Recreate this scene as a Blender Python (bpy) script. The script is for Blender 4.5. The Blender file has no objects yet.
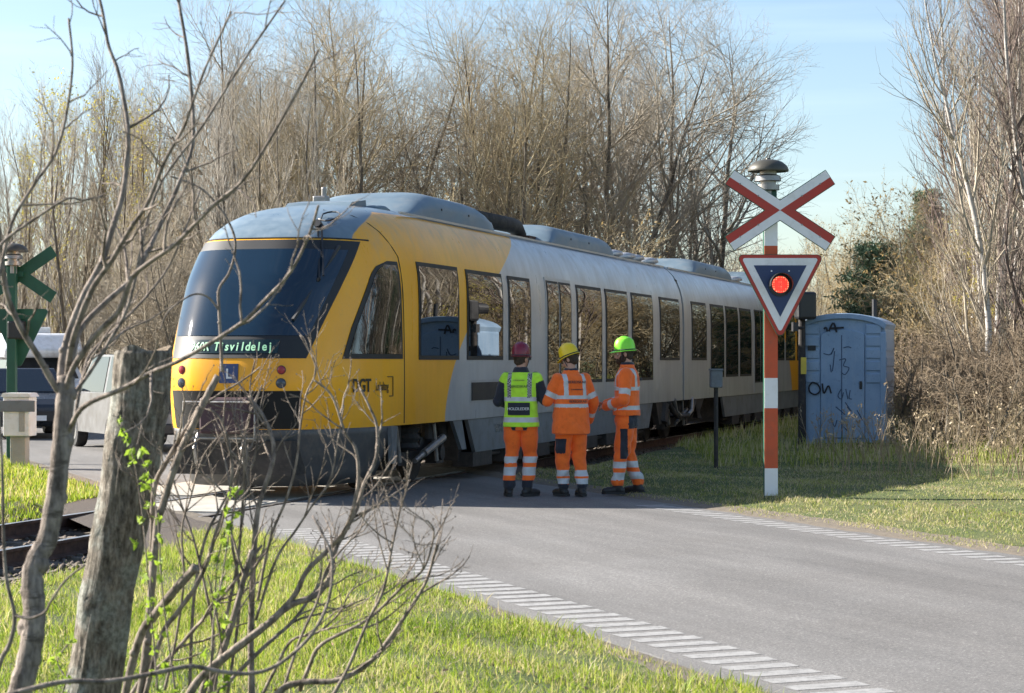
import bpy, bmesh, math, random
import numpy as np
from mathutils import Vector, Matrix

scene = bpy.context.scene
COL = scene.collection
R = math.radians
# ------------------------------------------------------------------ camera
CAM_H, FPX = 1.65, 2050.0
cam_d = bpy.data.cameras.new('camera')
cam = bpy.data.objects.new('camera', cam_d)
COL.objects.link(cam)
cam.location = (0, 0, CAM_H)
cam.rotation_euler = (R(90.405), 0, 0)
cam_d.sensor_width = 36.0
cam_d.lens = 36.0 * FPX / 1024
cam_d.clip_end = 5000
cam_d.dof.use_dof = True
cam_d.dof.focus_distance = 26
cam_d.dof.aperture_fstop = 9
scene.camera = cam
# ------------------------------------------------------------------ sky and sun
SUN_EL = R(28)
SUN_H = Vector((-0.955, 0.297, 0)).normalized()
w = bpy.data.worlds.new('World')
scene.world = w
w.use_nodes = True
nt = w.node_tree
bg = nt.nodes['Background']
sky = nt.nodes.new('ShaderNodeTexSky')
sky.sky_type = 'NISHITA'
sky.sun_disc = False
sky.sun_elevation = SUN_EL
sky.sun_rotation = math.atan2(SUN_H.x, SUN_H.y)
sky.air_density = 1.0
sky.dust_density = 0.9
sky.ozone_density = 2.0
# thin high cirrus streaks, part of the sky itself
tc = nt.nodes.new('ShaderNodeTexCoord')
mp = nt.nodes.new('ShaderNodeMapping')
mp.inputs['Scale'].default_value = (1.5, 1.5, 26)
nz = nt.nodes.new('ShaderNodeTexNoise')
nz.inputs['Scale'].default_value = 2.2
nz.inputs['Detail'].default_value = 5
rp = nt.nodes.new('ShaderNodeValToRGB')
rp.color_ramp.elements[0].position = 0.50
rp.color_ramp.elements[0].color = (0, 0, 0, 1)
rp.color_ramp.elements[1].position = 0.75
rp.color_ramp.elements[1].color = (0.08, 0.08, 0.08, 1)
mx = nt.nodes.new('ShaderNodeMixRGB')
mx.inputs[2].default_value = (9.5, 10.2, 11.0, 1)
nt.links.new(tc.outputs['Generated'], mp.inputs['Vector'])
nt.links.new(mp.outputs[0], nz.inputs['Vector'])
nt.links.new(nz.outputs[0], rp.inputs[0])
nt.links.new(rp.outputs[0], mx.inputs[0])
nt.links.new(sky.outputs[0], mx.inputs[1])
nt.links.new(mx.outputs[0], bg.inputs[0])
bg.inputs[1].default_value = 0.068
sun_d = bpy.data.lights.new('sun', 'SUN')
sun_d.energy = 5.0
sun_d.angle = R(0.5)
sun_d.color = (1.0, 0.94, 0.85)
sun = bpy.data.objects.new('sun', sun_d)
COL.objects.link(sun)
to_sun = Vector((SUN_H.x * math.cos(SUN_EL), SUN_H.y * math.cos(SUN_EL), math.sin(SUN_EL)))
sun.rotation_euler = to_sun.to_track_quat('Z', 'Y').to_euler()
sun.location = to_sun * 60
vs = scene.view_settings
vs.view_transform = 'Standard'
vs.look = 'None'
vs.gamma = 1
vs.use_curve_mapping = False
vs.exposure = 1.62
scene.cycles.use_denoising = True
scene.cycles.denoiser = 'OPENIMAGEDENOISE'
scene.cycles.denoising_prefilter = 'ACCURATE'
scene.cycles.max_bounces = 6
scene.cycles.transparent_max_bounces = 4

# ------------------------------------------------------------------ frames of the place
# the railway runs along D_, its left normal is N_; the road runs along RD, its right normal is RM
D_ = Vector((0.2844, 0.9588, 0)); N_ = Vector((-0.9588, 0.2844, 0))
RD = Vector((-0.3623, 0.932, 0)); RM = Vector((0.932, 0.3623, 0))
TRK = 10.0                                    # distance of the track's centre line from the camera

def P(px, py, Y):                             # a point of the place seen at a pixel, at forward distance Y
    return Vector(((px - 512) / FPX * Y, Y, CAM_H + (361 - py) / FPX * Y))

# ------------------------------------------------------------------ helpers
def tag(o, label=None, cat=None, group=None, kind=None):
    if label: o['label'] = label
    if cat: o['category'] = cat
    if group: o['group'] = group
    if kind: o['kind'] = kind
    return o

def thing(name, label, cat, loc=(0, 0, 0), rz=0, group=None):
    o = bpy.data.objects.new(name, None)
    o.empty_display_size = 0.2
    COL.objects.link(o)
    o.location = loc
    o.rotation_euler = (0, 0, rz)
    return tag(o, label, cat, group)

def children(o):
    return [c for c in bpy.data.objects if c.parent == o]

def copy_tree(o, parent=None):
    c = o.copy(); COL.objects.link(c); c.parent = parent
    for ch in children(o): copy_tree(ch, c)
    return c

def link(name, me, mats, parent=None, loc=None, rz=None, smooth=False):
    o = bpy.data.objects.new(name, me)
    COL.objects.link(o)
    if not isinstance(mats, (list, tuple)): mats = [mats]
    for m in mats: me.materials.append(m)
    if parent: o.parent = parent
    if loc is not None: o.location = loc
    if rz is not None: o.rotation_euler = (0, 0, rz)
    if smooth: me.polygons.foreach_set('use_smooth', [True] * len(me.polygons))
    return o

class MB:
    def __init__(s): s.v = []; s.f = []; s.m = []
    def add(s, vs, fs, mi=0):
        b = len(s.v)
        s.v += [tuple(x) for x in vs]
        s.f += [tuple(i + b for i in q) for q in fs]
        s.m += [mi] * len(fs)
        return s
    def box(s, c, d, rz=0, mi=0, mat=None):
        hx, hy, hz = d[0] / 2, d[1] / 2, d[2] / 2
        vs = [Vector((x, y, z)) for z in (-hz, hz) for y in (-hy, hy) for x in (-hx, hx)]
        m = mat or Matrix.Rotation(rz, 3, 'Z')
        vs = [m @ q + Vector(c) for q in vs]
        return s.add(vs, [(0, 2, 3, 1), (4, 5, 7, 6), (0, 1, 5, 4), (2, 6, 7, 3), (0, 4, 6, 2), (1, 3, 7, 5)], mi)
    def beam(s, a, b, w, h, mi=0):
        a, b = Vector(a), Vector(b)
        d = b - a
        q = d.to_track_quat('X', 'Z').to_matrix()
        return s.box((a + b) / 2, (d.length, w, h), mat=q, mi=mi)
    def tube(s, pts, rad, n=8, mi=0, caps=True):
        pts = [Vector(p) for p in pts]
        if not isinstance(rad, (list, tuple)): rad = [rad] * len(pts)
        vs = []; fs = []
        ref = None
        for i, p in enumerate(pts):
            t = (pts[min(i + 1, len(pts) - 1)] - pts[max(i - 1, 0)]).normalized()
            if ref is None:
                ref = Vector((0, 0, 1)) if abs(t.z) < .9 else Vector((1, 0, 0))
            u = (ref - t * ref.dot(t)).normalized(); v = t.cross(u); ref = u
            for k in range(n):
                a = 2 * math.pi * k / n
                vs.append(p + (u * math.cos(a) + v * math.sin(a)) * rad[i])
        for i in range(len(pts) - 1):
            for k in range(n):
                k2 = (k + 1) % n
                fs.append((i * n + k, i * n + k2, (i + 1) * n + k2, (i + 1) * n + k))
        if caps:
            fs.append(tuple(range(n - 1, -1, -1)))
            fs.append(tuple((len(pts) - 1) * n + k for k in range(n)))
        return s.add(vs, fs, mi)
    def cyl(s, a, b, r0, r1=None, n=16, mi=0):
        return s.tube([a, b], [r0, r0 if r1 is None else r1], n, mi)
    def ball(s, c, r, nu=14, nv=9, mi=0, mat=None):
        if not isinstance(r, (list, tuple)): r = (r, r, r)
        c = Vector(c); vs = []; fs = []
        for j in range(1, nv):
            a = math.pi * j / nv
            for k in range(nu):
                b = 2 * math.pi * k / nu
                q = Vector((r[0] * math.sin(a) * math.cos(b), r[1] * math.sin(a) * math.sin(b), r[2] * math.cos(a)))
                vs.append((mat @ q if mat else q) + c)
        top = len(vs); q = Vector((0, 0, r[2])); vs += [(mat @ q if mat else q) + c, (mat @ -q if mat else -q) + c]
        for j in range(nv - 2):
            for k in range(nu):
                k2 = (k + 1) % nu
                fs.append((j * nu + k, (j + 1) * nu + k, (j + 1) * nu + k2, j * nu + k2))
        for k in range(nu):
            k2 = (k + 1) % nu
            fs.append((top, k, k2)); fs.append((top + 1, (nv - 2) * nu + k2, (nv - 2) * nu + k))
        return s.add(vs, fs, mi)
    def lathe(s, prof, c=(0, 0, 0), n=24, mi=0):
        c = Vector(c); vs = []; fs = []
        for r, z in prof:
            for k in range(n):
                a = 2 * math.pi * k / n
                vs.append(c + Vector((r * math.cos(a), r * math.sin(a), z)))
        for i in range(len(prof) - 1):
            for k in range(n):
                k2 = (k + 1) % n
                fs.append((i * n + k, i * n + k2, (i + 1) * n + k2, (i + 1) * n + k))
        fs.append(tuple(range(n - 1, -1, -1))); fs.append(tuple((len(prof) - 1) * n + k for k in range(n)))
        return s.add(vs, fs, mi)
    def prism(s, poly, fn, t0, t1, mi=0):                     # fn(a, b, t) -> point
        n = len(poly)
        vs = [fn(a, b, t0) for a, b in poly] + [fn(a, b, t1) for a, b in poly]
        fs = [tuple(range(n - 1, -1, -1)), tuple(range(n, 2 * n))]
        fs += [(i, (i + 1) % n, n + (i + 1) % n, n + i) for i in range(n)]
        return s.add(vs, fs, mi)
    def grid(s, rows, mi=0, flip=False, closed=False):
        nr, nc = len(rows), len(rows[0])
        vs = [p for r in rows for p in r]; fs = []
        for i in range(nr - 1):
            for k in range(nc if closed else nc - 1):
                k2 = (k + 1) % nc
                q = (i * nc + k, i * nc + k2, (i + 1) * nc + k2, (i + 1) * nc + k)
                fs.append(q[::-1] if flip else q)
        return s.add(vs, fs, mi)
    def mesh(s, name, fix=True):
        me = bpy.data.meshes.new(name)
        me.from_pydata(s.v, [], s.f)
        me.polygons.foreach_set('material_index', s.m)
        if fix:
            bm = bmesh.new(); bm.from_mesh(me)
            bmesh.ops.recalc_face_normals(bm, faces=bm.faces)
            bm.to_mesh(me); bm.free()
        me.update()
        return me
    def build(s, name, mats, parent=None, loc=None, rz=None, smooth=False, bevel=0, fix=True, auto=None):
        o = link(name, s.mesh(name, fix), mats, parent, loc, rz, smooth)
        if bevel:
            b = o.modifiers.new('bevel', 'BEVEL'); b.width = bevel; b.segments = 2; b.limit_method = 'ANGLE'
        if auto:
            o.data.polygons.foreach_set('use_smooth', [True] * len(o.data.polygons))
            o.data.set_sharp_from_angle(angle=R(auto))
        return o

def arr_mesh(name, V, F, attr=None):                          # numpy arrays -> mesh
    me = bpy.data.meshes.new(name)
    V = np.asarray(V, np.float32); F = np.asarray(F, np.int32)
    k = F.shape[1]
    me.vertices.add(len(V)); me.vertices.foreach_set('co', V.ravel())
    me.loops.add(F.size); me.loops.foreach_set('vertex_index', F.ravel())
    me.polygons.add(len(F))
    me.polygons.foreach_set('loop_start', np.arange(0, F.size, k, dtype=np.int32))
    me.polygons.foreach_set('loop_total', np.full(len(F), k, np.int32))
    if attr is not None:
        a = me.attributes.new('rnd', 'FLOAT', 'POINT'); a.data.foreach_set('value', np.asarray(attr, np.float32))
    me.update(calc_edges=True)
    return me

def text(name, body, size, mat, parent, loc, rot, extrude=0.002, align='CENTER', sx=1.0, bold=0.0):
    cu = bpy.data.curves.new(name, 'FONT')
    cu.body = body; cu.size = size; cu.extrude = extrude; cu.align_x = align; cu.align_y = 'CENTER'; cu.offset = bold
    tmp = bpy.data.objects.new(name, cu)
    me = bpy.data.meshes.new_from_object(tmp)                 # letters as plain mesh
    bpy.data.objects.remove(tmp); bpy.data.curves.remove(cu)
    me.materials.clear(); me.materials.append(mat)
    o = bpy.data.objects.new(name, me)
    COL.objects.link(o)
    o.parent = parent; o.location = loc; o.rotation_euler = rot; o.scale = (sx, 1, 1)
    return o

# ------------------------------------------------------------------ materials
class NT:
    def __init__(s, m):
        s.t = m.node_tree; s.b = s.t.nodes['Principled BSDF']
    def n(s, kind, **kw):
        x = s.t.nodes.new(kind)
        for k, v in kw.items(): setattr(x, k, v)
        return x
    def l(s, a, b): s.t.links.new(a, b)
    def coord(s, kind='Object', scale=(1, 1, 1), rot=(0, 0, 0)):
        c = s.n('ShaderNodeTexCoord'); m = s.n('ShaderNodeMapping')
        m.inputs['Scale'].default_value = scale; m.inputs['Rotation'].default_value = rot
        s.l(c.outputs[kind], m.inputs['Vector']); return m.outputs[0]
    def noise(s, vec, scale, detail=4, rough=.55):
        x = s.n('ShaderNodeTexNoise'); x.inputs['Scale'].default_value = scale
        x.inputs['Detail'].default_value = detail; x.inputs['Roughness'].default_value = rough
        s.l(vec, x.inputs['Vector']); return x.outputs[0]
    def ramp(s, fac, stops):
        x = s.n('ShaderNodeValToRGB'); cr = x.color_ramp
        while len(cr.elements) < len(stops): cr.elements.new(.5)
        for e, (p, c) in zip(cr.elements, stops):
            e.position = p; e.color = (*c, 1) if len(c) == 3 else c
        s.l(fac, x.inputs[0]); return x.outputs[0]
    def mix(s, fac, a, b, mode='MIX'):
        x = s.n('ShaderNodeMixRGB', blend_type=mode)
        for i, q in ((0, fac), (1, a), (2, b)):
            if hasattr(q, 'is_linked') or hasattr(q, 'node'): s.l(q, x.inputs[i])
            elif i == 0: x.inputs[0].default_value = q
            else: x.inputs[i].default_value = (*q, 1)
        return x.outputs[0]
    def math(s, op, a, b=None, c=None, clamp=False):
        x = s.n('ShaderNodeMath', operation=op); x.use_clamp = clamp
        for i, q in ((0, a), (1, b), (2, c)):
            if q is None: continue
            if hasattr(q, 'node'): s.l(q, x.inputs[i])
            else: x.inputs[i].default_value = q
        return x.outputs[0]
    def bump(s, h, strength=.3, dist=.01):
        x = s.n('ShaderNodeBump'); x.inputs['Strength'].default_value = strength; x.inputs['Distance'].default_value = dist
        s.l(h, x.inputs['Height']); s.l(x.outputs[0], s.b.inputs['Normal'])

def mat(name, col, rough=.6, metal=0, var=.18, scale=3, bump=0, bscale=40, fine=0, spec=None, stretch=(1, 1, 1), dirt=None, ior=None):
    m = bpy.data.materials.new(name); m.use_nodes = True
    t = NT(m); b = t.b
    b.inputs['Roughness'].default_value = rough; b.inputs['Metallic'].default_value = metal
    if spec is not None: b.inputs['Specular IOR Level'].default_value = spec
    if ior: b.inputs['IOR'].default_value = ior
    vec = t.coord('Object', stretch)
    n1 = t.noise(vec, scale, 6)
    lo = tuple(c * (1 - var) for c in col); hi = tuple(min(1, c * (1 + var)) for c in col)
    c = t.ramp(n1, [(.3, lo), (.7, hi)])
    if fine:
        c = t.mix(fine, c, t.ramp(t.noise(vec, scale * 40, 2), [(.35, tuple(x * .5 for x in col)), (.65, tuple(min(1, x * 1.5) for x in col))]))
    if dirt:
        n2 = t.noise(vec, scale * 2.3, 8, .7)
        c = t.mix(t.ramp(n2, [(.5, (0, 0, 0)), (.72, (.75, .75, .75))]), c, dirt)
    t.l(c, b.inputs['Base Color'])
    if rough < .5:
        t.l(t.ramp(n1, [(.3, (rough * .8,) * 3), (.7, (min(1, rough * 1.3),) * 3)]), b.inputs['Roughness'])
    if bump: t.bump(t.noise(vec, bscale, 5), bump, .02)
    return m

def glass(name, col=(.008, .010, .012), ior=2.1, rough=.02, wave=.04):
    m = bpy.data.materials.new(name); m.use_nodes = True
    t = NT(m)
    t.b.inputs['Base Color'].default_value = (*col, 1)
    t.b.inputs['Roughness'].default_value = rough
    t.b.inputs['IOR'].default_value = ior
    # slight waviness of toughened glass and a film of dust
    vec = t.coord('Object')
    t.bump(t.noise(vec, .9, 2), wave, .06)
    t.l(t.ramp(t.noise(vec, 3.5, 7, .7), [(.4, (rough,) * 3), (.9, (rough + .04,) * 3)]), t.b.inputs['Roughness'])
    return m

MT = {}
MT['bay'] = mat('black_bay_panel', (.007, .007, .007), .85, var=.3)
MT['black'] = mat('black_plastic', (.02, .02, .022), .45, var=.3)
MT['rubber'] = mat('black_rubber', (.025, .025, .025), .8, var=.2)
MT['steel'] = mat('dull_steel', (.3, .29, .28), .45, .8, var=.3, scale=8)
MT['rail_top'] = mat('polished_rail', (.62, .6, .58), .3, .9, var=.15, scale=6)
MT['rust'] = mat('rusty_steel', (.09, .045, .03), .85, .1, var=.5, scale=9, bump=.3, bscale=60)
MT['under'] = mat('dusty_underframe', (.035, .03, .028), .75, .1, var=.4, scale=6, dirt=(.09, .075, .06))
MT['white'] = mat('white_paint', (.72, .73, .74), .4, var=.06, scale=4, dirt=(.55, .54, .5))
MT['concrete'] = mat('pale_concrete', (.36, .35, .32), .9, var=.2, scale=3, fine=.25, bump=.3)
MT['chrome'] = mat('galvanised_steel', (.5, .51, .52), .35, .85, var=.15, scale=10)
# ------------------------------------------------------------------ ground, railway, road
def hfun(X, Y):
    d = X * N_.x + Y * N_.y - TRK                      # signed distance from the track centre
    m = X * RM.x + Y * RM.y                            # offset across the road
    road = (m > 4.3) & (m < 10.9)
    z = np.zeros_like(X) + .02 * np.sin(X * .9 + 1.3) * np.sin(Y * .7) + .015 * np.sin(X * 2.3 + Y * 1.7)
    right = np.clip((m - 10.3) / 1.0, 0, 1)
    z = z + right * .09
    z = z + .10 * np.clip((m - 13) / 8, 0, 1)                      # the verge rises towards the wood
    left = np.clip((4.9 - m) / .8, 0, 1) * np.clip((-d - 1.9) / 1.2, 0, 1)
    z = z + left * .05
    back = np.clip((d - 2) / 3, 0, 1)
    z = z + back * .03
    # grassy mound by the wood
    z = z + .95 * np.exp(-(((X - 10.6) / 1.5) ** 2 + ((Y - 52.0) / 3.0) ** 2))
    # track bed is a shallow cut
    tb = np.clip((2.5 - np.abs(d)) / .9, 0, 1); tb = tb * tb * (3 - 2 * tb)
    z = z * (1 - tb) - .17 * tb
    # under the asphalt everything is dug out
    rd = np.clip(np.minimum(m - 3.9, 11.25 - m) / .85, 0, 1)
    z = z * (1 - rd) - .2 * rd
    return z

xs = np.concatenate([-np.geomspace(1600, 16.5, 18), np.arange(-16, 20.1, .24), np.geomspace(20.6, 1600, 20)])
ys = np.concatenate([[-900, -300, -100, -40, -15, -5, 0, 3], np.arange(5, 62, .26), np.geomspace(62.5, 3000, 24)])
GX, GY = np.meshgrid(xs, ys)
GZ = hfun(GX, GY)
nx, ny = len(xs), len(ys)
idx = np.arange(nx * ny).reshape(ny, nx)
F = np.stack([idx[:-1, :-1], idx[:-1, 1:], idx[1:, 1:], idx[1:, :-1]], -1).reshape(-1, 4)
me = arr_mesh('ground', np.stack([GX, GY, GZ], -1).reshape(-1, 3), F)

m = bpy.data.materials.new('turf_soil'); m.use_nodes = True
t = NT(m)
vec = t.coord('Object')
n1 = t.noise(vec, .55, 7, .6); n2 = t.noise(vec, 14, 5, .7); n3 = t.noise(vec, 90, 3, .7)
turf = t.ramp(n1, [(.35, (.055, .085, .018)), (.5, (.085, .115, .026)), (.62, (.16, .15, .06)), (.75, (.21, .18, .10))])
turf = t.mix(.55, turf, t.ramp(n2, [(.3, (.03, .045, .012)), (.55, (.10, .13, .03)), (.75, (.22, .20, .10))]))
# leaf litter under the trees and dark stones along the track
sx = t.n('ShaderNodeSeparateXYZ'); t.l(vec, sx.inputs[0])
dd = t.math('ABSOLUTE', t.math('SUBTRACT', t.math('ADD', t.math('MULTIPLY', sx.outputs[0], N_.x), t.math('MULTIPLY', sx.outputs[1], N_.y)), TRK))
dd = t.math('ADD', dd, t.math('MULTIPLY', n2, .7))
bed = t.ramp(t.math('DIVIDE', dd, 4), [(.58, (1, 1, 1)), (.66, (0, 0, 0))])
stone = t.ramp(n3, [(.3, (.03, .024, .02)), (.5, (.10, .08, .065)), (.7, (.19, .16, .135))])
litter = t.ramp(n2, [(.3, (.07, .05, .03)), (.7, (.24, .18, .11))])
dl = t.math('ADD', t.math('MULTIPLY', sx.outputs[0], N_.x), t.math('MULTIPLY', sx.outputs[1], N_.y))
wood = t.ramp(t.math('DIVIDE', dl, 40), [(.43, (0, 0, 0)), (.5, (1, 1, 1))])
c = t.mix(wood, turf, litter)
c = t.mix(bed, c, stone)
t.l(c, t.b.inputs['Base Color']); t.b.inputs['Roughness'].default_value = .95
t.bump(t.math('ADD', n2, t.math('MULTIPLY', n3, .6)), .8, .06)
MT['turf'] = m
tag(link('ground', me, m, smooth=True), kind='structure')

# road slab
def road_pt(mo, r, z): return RM * mo + RD * r + Vector((0, 0, z))
m = bpy.data.materials.new('worn_asphalt'); m.use_nodes = True
t = NT(m)
ang = math.atan2(RD.y, RD.x)
vec = t.coord('Object')
rot = t.coord('Object', (1, 1, 1), (0, 0, -ang))          # x runs along the road
st = t.n('ShaderNodeMapping'); st.inputs['Scale'].default_value = (.12, 1.1, 1); t.l(rot, st.inputs['Vector'])
wear = t.noise(st.outputs[0], 1.5, 5, .6)
patch = t.noise(vec, .5, 6, .6)
agg = t.noise(vec, 60, 3, .75); agg2 = t.noise(vec, 260, 2, .6)
c = t.ramp(agg, [(.3, (.042, .040, .039)), (.44, (.118, .114, .11)), (.57, (.166, .160, .154)), (.70, (.42, .405, .385))])
c = t.mix(.35, c, t.ramp(agg2, [(.35, (.075, .073, .071)), (.65, (.27, .262, .252))]))
c = t.mix(.5, c, t.ramp(wear, [(.33, (.27, .265, .26)), (.66, (.64, .63, .62))]), 'OVERLAY')
c = t.mix(.45, c, t.ramp(patch, [(.35, (.40, .385, .37)), (.65, (.58, .58, .58))]), 'OVERLAY')
vor = t.n('ShaderNodeTexVoronoi', feature='DISTANCE_TO_EDGE'); vor.inputs['Scale'].default_value = .33
wv = t.n('ShaderNodeMixRGB'); wv.inputs[0].default_value = .25
nzc = t.n('ShaderNodeTexNoise'); nzc.inputs['Scale'].default_value = 1.4; nzc.inputs['Detail'].default_value = 6
t.l(vec, nzc.inputs['Vector']); t.l(vec, wv.inputs[1]); t.l(nzc.outputs[1], wv.inputs[2]); t.l(wv.outputs[0], vor.inputs['Vector'])
crack = t.ramp(vor.outputs[0], [(.0, (.10, .10, .10)), (.004, (0, 0, 0))])
c = t.mix(crack, c, (.05, .048, .045))
t.l(c, t.b.inputs['Base Color']); t.b.inputs['Roughness'].default_value = .82
t.bump(t.math('ADD', agg, t.math('MULTIPLY', agg2, .5)), .35, .012)
rng = random.Random(5)
edgeL, edgeR = [], []
r = -60
while r < 240:
    edgeL.append((4.85 + rng.uniform(-.035, .035), r)); edgeR.append((10.33 + rng.uniform(-.045, .045), r)); r += .3 if 5 < r < 60 else 6
b = MB()
rows = [[road_pt(a, r, -.3), road_pt(a, r, -.012), road_pt(a + .05, r, 0), road_pt(7.6, r, .012), road_pt(c2 - .05, r, 0), road_pt(c2, r, -.012), road_pt(c2, r, -.3)]
        for (a, r), (c2, _) in zip(edgeL, edgeR)]
b.grid(rows)
tag(b.build('road', m), kind='structure')

# painted edge lines made of short cross bars
mw = bpy.data.materials.new('worn_road_paint'); mw.use_nodes = True
t = NT(mw); vec = t.coord('Object')
n = t.noise(vec, 11, 8, .8); n_b = t.noise(vec, 150, 3, .7)
c = t.ramp(t.math('ADD', t.math('MULTIPLY', n, .6), t.math('MULTIPLY', n_b, .4)), [(.40, (.16, .156, .15)), (.50, (.285, .279, .27)), (.64, (.38, .372, .36))])
t.l(c, t.b.inputs['Base Color']); t.b.inputs['Roughness'].default_value = .7
def crown(mo): return (mo - 4.9) / 2.7 * .012 if mo < 7.6 else (10.28 - mo) / 2.68 * .012
for lo, hi, r0, r1 in ((5.05, 5.47, 6, 19.6), (9.78, 10.14, 8, 21.2)):
    b = MB(); r = r0
    while r < r1:
        a0 = lo + rng.uniform(-.01, .01); a1 = hi + rng.uniform(-.01, .01)
        z0, z1 = crown(a0) + .0022, crown(a1) + .0022
        b.add([road_pt(a0, r, z0), road_pt(a1, r, z1), road_pt(a1, r + .14, z1), road_pt(a0, r + .14, z0)], [(0, 1, 2, 3)])
        r += .235
    tag(b.build('road_edge_line', mw), kind='structure')
# strip of loose grit along the asphalt's edge
mg = mat('road_grit', (.15, .125, .095), .95, var=.45, scale=14, fine=.5, bump=.6, bscale=120)
for side in (0, 1):
    b = MB(); rows = []
    r = 4
    while r < 60:
        q = rng.uniform(-.06, .06)
        if side == 0: rows.append([road_pt(3.5, r, -.02), road_pt(4.1, r, .02), road_pt(4.62 + q * .6, r, .020), road_pt(4.75 + q * .6, r, .014), road_pt(4.85 + q * .2, r, .006), road_pt(4.92, r, -.009)])
        else: rows.append([road_pt(10.27, r, -.009), road_pt(10.36, r, .006), road_pt(10.5 + q, r, .02), road_pt(10.66 + q, r, .03), road_pt(11.0, r, .06), road_pt(11.6, r, .03)])
        r += .25
    b.grid(rows)
    nf = 5
    b.m = [(1 if (side == 0 and i % nf < 2) or (side == 1 and i % nf > 2) else 0) for i in range(len(b.f))]
    tag(b.build('road_shoulder', [mg, MT['turf']]), kind='structure')

# rails, sleepers, crossing deck
def tr(s, off, z): return D_ * s + N_ * (TRK + off) + Vector((0, 0, z + .016))
for off in (-.72, .72):
    b = MB()
    prof = [(-.07, -.16), (.07, -.16), (.07, -.148), (.012, -.125), (.012, -.035), (.036, -.028), (.036, -.004), (-.036, -.004), (-.036, -.028), (-.012, -.035), (-.012, -.125), (-.07, -.148)]
    b.prism(prof, lambda a, z, s: tr(s, off + a, z), -12, 170)
    b.add([tr(-12, off - .034, -.001), tr(-12, off + .034, -.001), tr(170, off + .034, -.001), tr(170, off - .034, -.001)], [(0, 1, 2, 3)], 1)
    tag(b.build('rail', [MT['rust'], MT['rail_top']]), kind='structure')
mconc = mat('weathered_sleeper', (.15, .125, .10), .95, var=.35, scale=7, bump=.4, dirt=(.06, .045, .035))
proto = None
for i in range(80):
    s = 4.5 + i * .62
    mo = tr(s, 0, 0).dot(RM)
    if 4.4 < mo < 10.9 and s < 32: continue
    if proto is None:
        b = MB()
        b.prism([(-.13, 0), (.13, 0), (.11, .1), (-.11, .1)], lambda a, z, q: Vector((a, q, z)), -1.28, 1.28)
        for q in (-.72, .72):
            b.box((-.09, q, .108), (.05, .22, .02)); b.box((.09, q, .108), (.05, .22, .02))
        proto = o = b.build('sleeper', mconc)
        tag(o, 'dark weathered sleeper under the rusty rails of the railway', 'sleeper', 'sleepers of the railway track')
    else:
        o = proto.copy(); COL.objects.link(o)
    o.location = tr(s, 0, -.262); o.rotation_euler = (0, 0, math.atan2(D_.y, D_.x))
mdeck = mat('crossing_concrete', (.40, .375, .33), .85, var=.16, scale=2.5, fine=.25, bump=.25, dirt=(.25, .22, .18))
b = MB()
for lo, hi in ((-.60, .60), (.81, 2.1)):
    s = 20.4
    while s < 31:
        if tr(s + .6, (lo + hi) / 2, 0).dot(RM) < 10.35 and tr(s, (lo + hi) / 2, 0).dot(RM) > 4.5:
            b.prism([(lo, -.05), (hi, -.05), (hi, -.004), (hi - .01, .002), (lo + .01, .002), (lo, -.004)], lambda a, z, q: tr(q, a, z), s, s + 1.19)
        s += 1.2
tag(b.build('crossing_deck', mdeck), kind='structure')
# ------------------------------------------------------------------ the railcar
# train frame: x runs from the nose (0) along the track, y away from the road side, z up
TL = 40.6
train = thing('railcar', 'yellow and silver two-car diesel train standing across the road at the level crossing', 'train',
              D_ * 22.0 + N_ * TRK + Vector((0, 0, .016)), math.atan2(D_.y, D_.x))
def lerp(tab, h):
    return float(np.interp(h, [a for a, _ in tab], [b for _, b in tab]))
XT = [(.2, .42), (.55, .2), (.9, .06), (1.29, 0), (1.66, .03), (2.1, .25), (2.6, .55), (3.09, .95), (3.25, 1.18), (3.4, 1.5), (3.52, 1.9), (3.6, 2.3), (3.66, 2.8), (3.70, 3.3), (3.725, 3.8)]
LT = [(.2, 2.9), (1.66, 2.9), (3.09, 2.45), (3.4, 2.2), (3.725, 1.6)]
WT = [(.2, 1.25), (.5, 1.34), (.83, 1.375), (2.5, 1.375), (2.75, 1.362), (2.95, 1.335), (3.1, 1.295), (3.25, 1.235), (3.38, 1.16), (3.48, 1.07), (3.56, .96), (3.62, .80), (3.66, .64), (3.70, .40), (3.72, .18), (3.725, .02)]
EXP = 3.3
def nose(h, tau):                                       # tau from -1 (far side) to 1 (road side)
    W, xt, L = lerp(WT, h), lerp(XT, h), lerp(LT, h)
    a = min(1, abs(tau))
    x = xt + L * (1 - math.sqrt(max(0, 1 - a ** EXP)))
    return Vector((x, -W * tau, h))
def side(x, h, sgn=1):                                  # point of the skin at length x, height h (sgn 1: road side)
    W, xt, L = lerp(WT, h), lerp(XT, h), lerp(LT, h)
    q = min(1, max(0, (x - xt) / L))
    t_ = W * (1 - (1 - q) ** 2) ** (1 / EXP)
    return Vector((x, -t_ * sgn, h))
def mir(p): return Vector((TL - p.x, p.y, p.z))
def ident(p): return p

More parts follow.
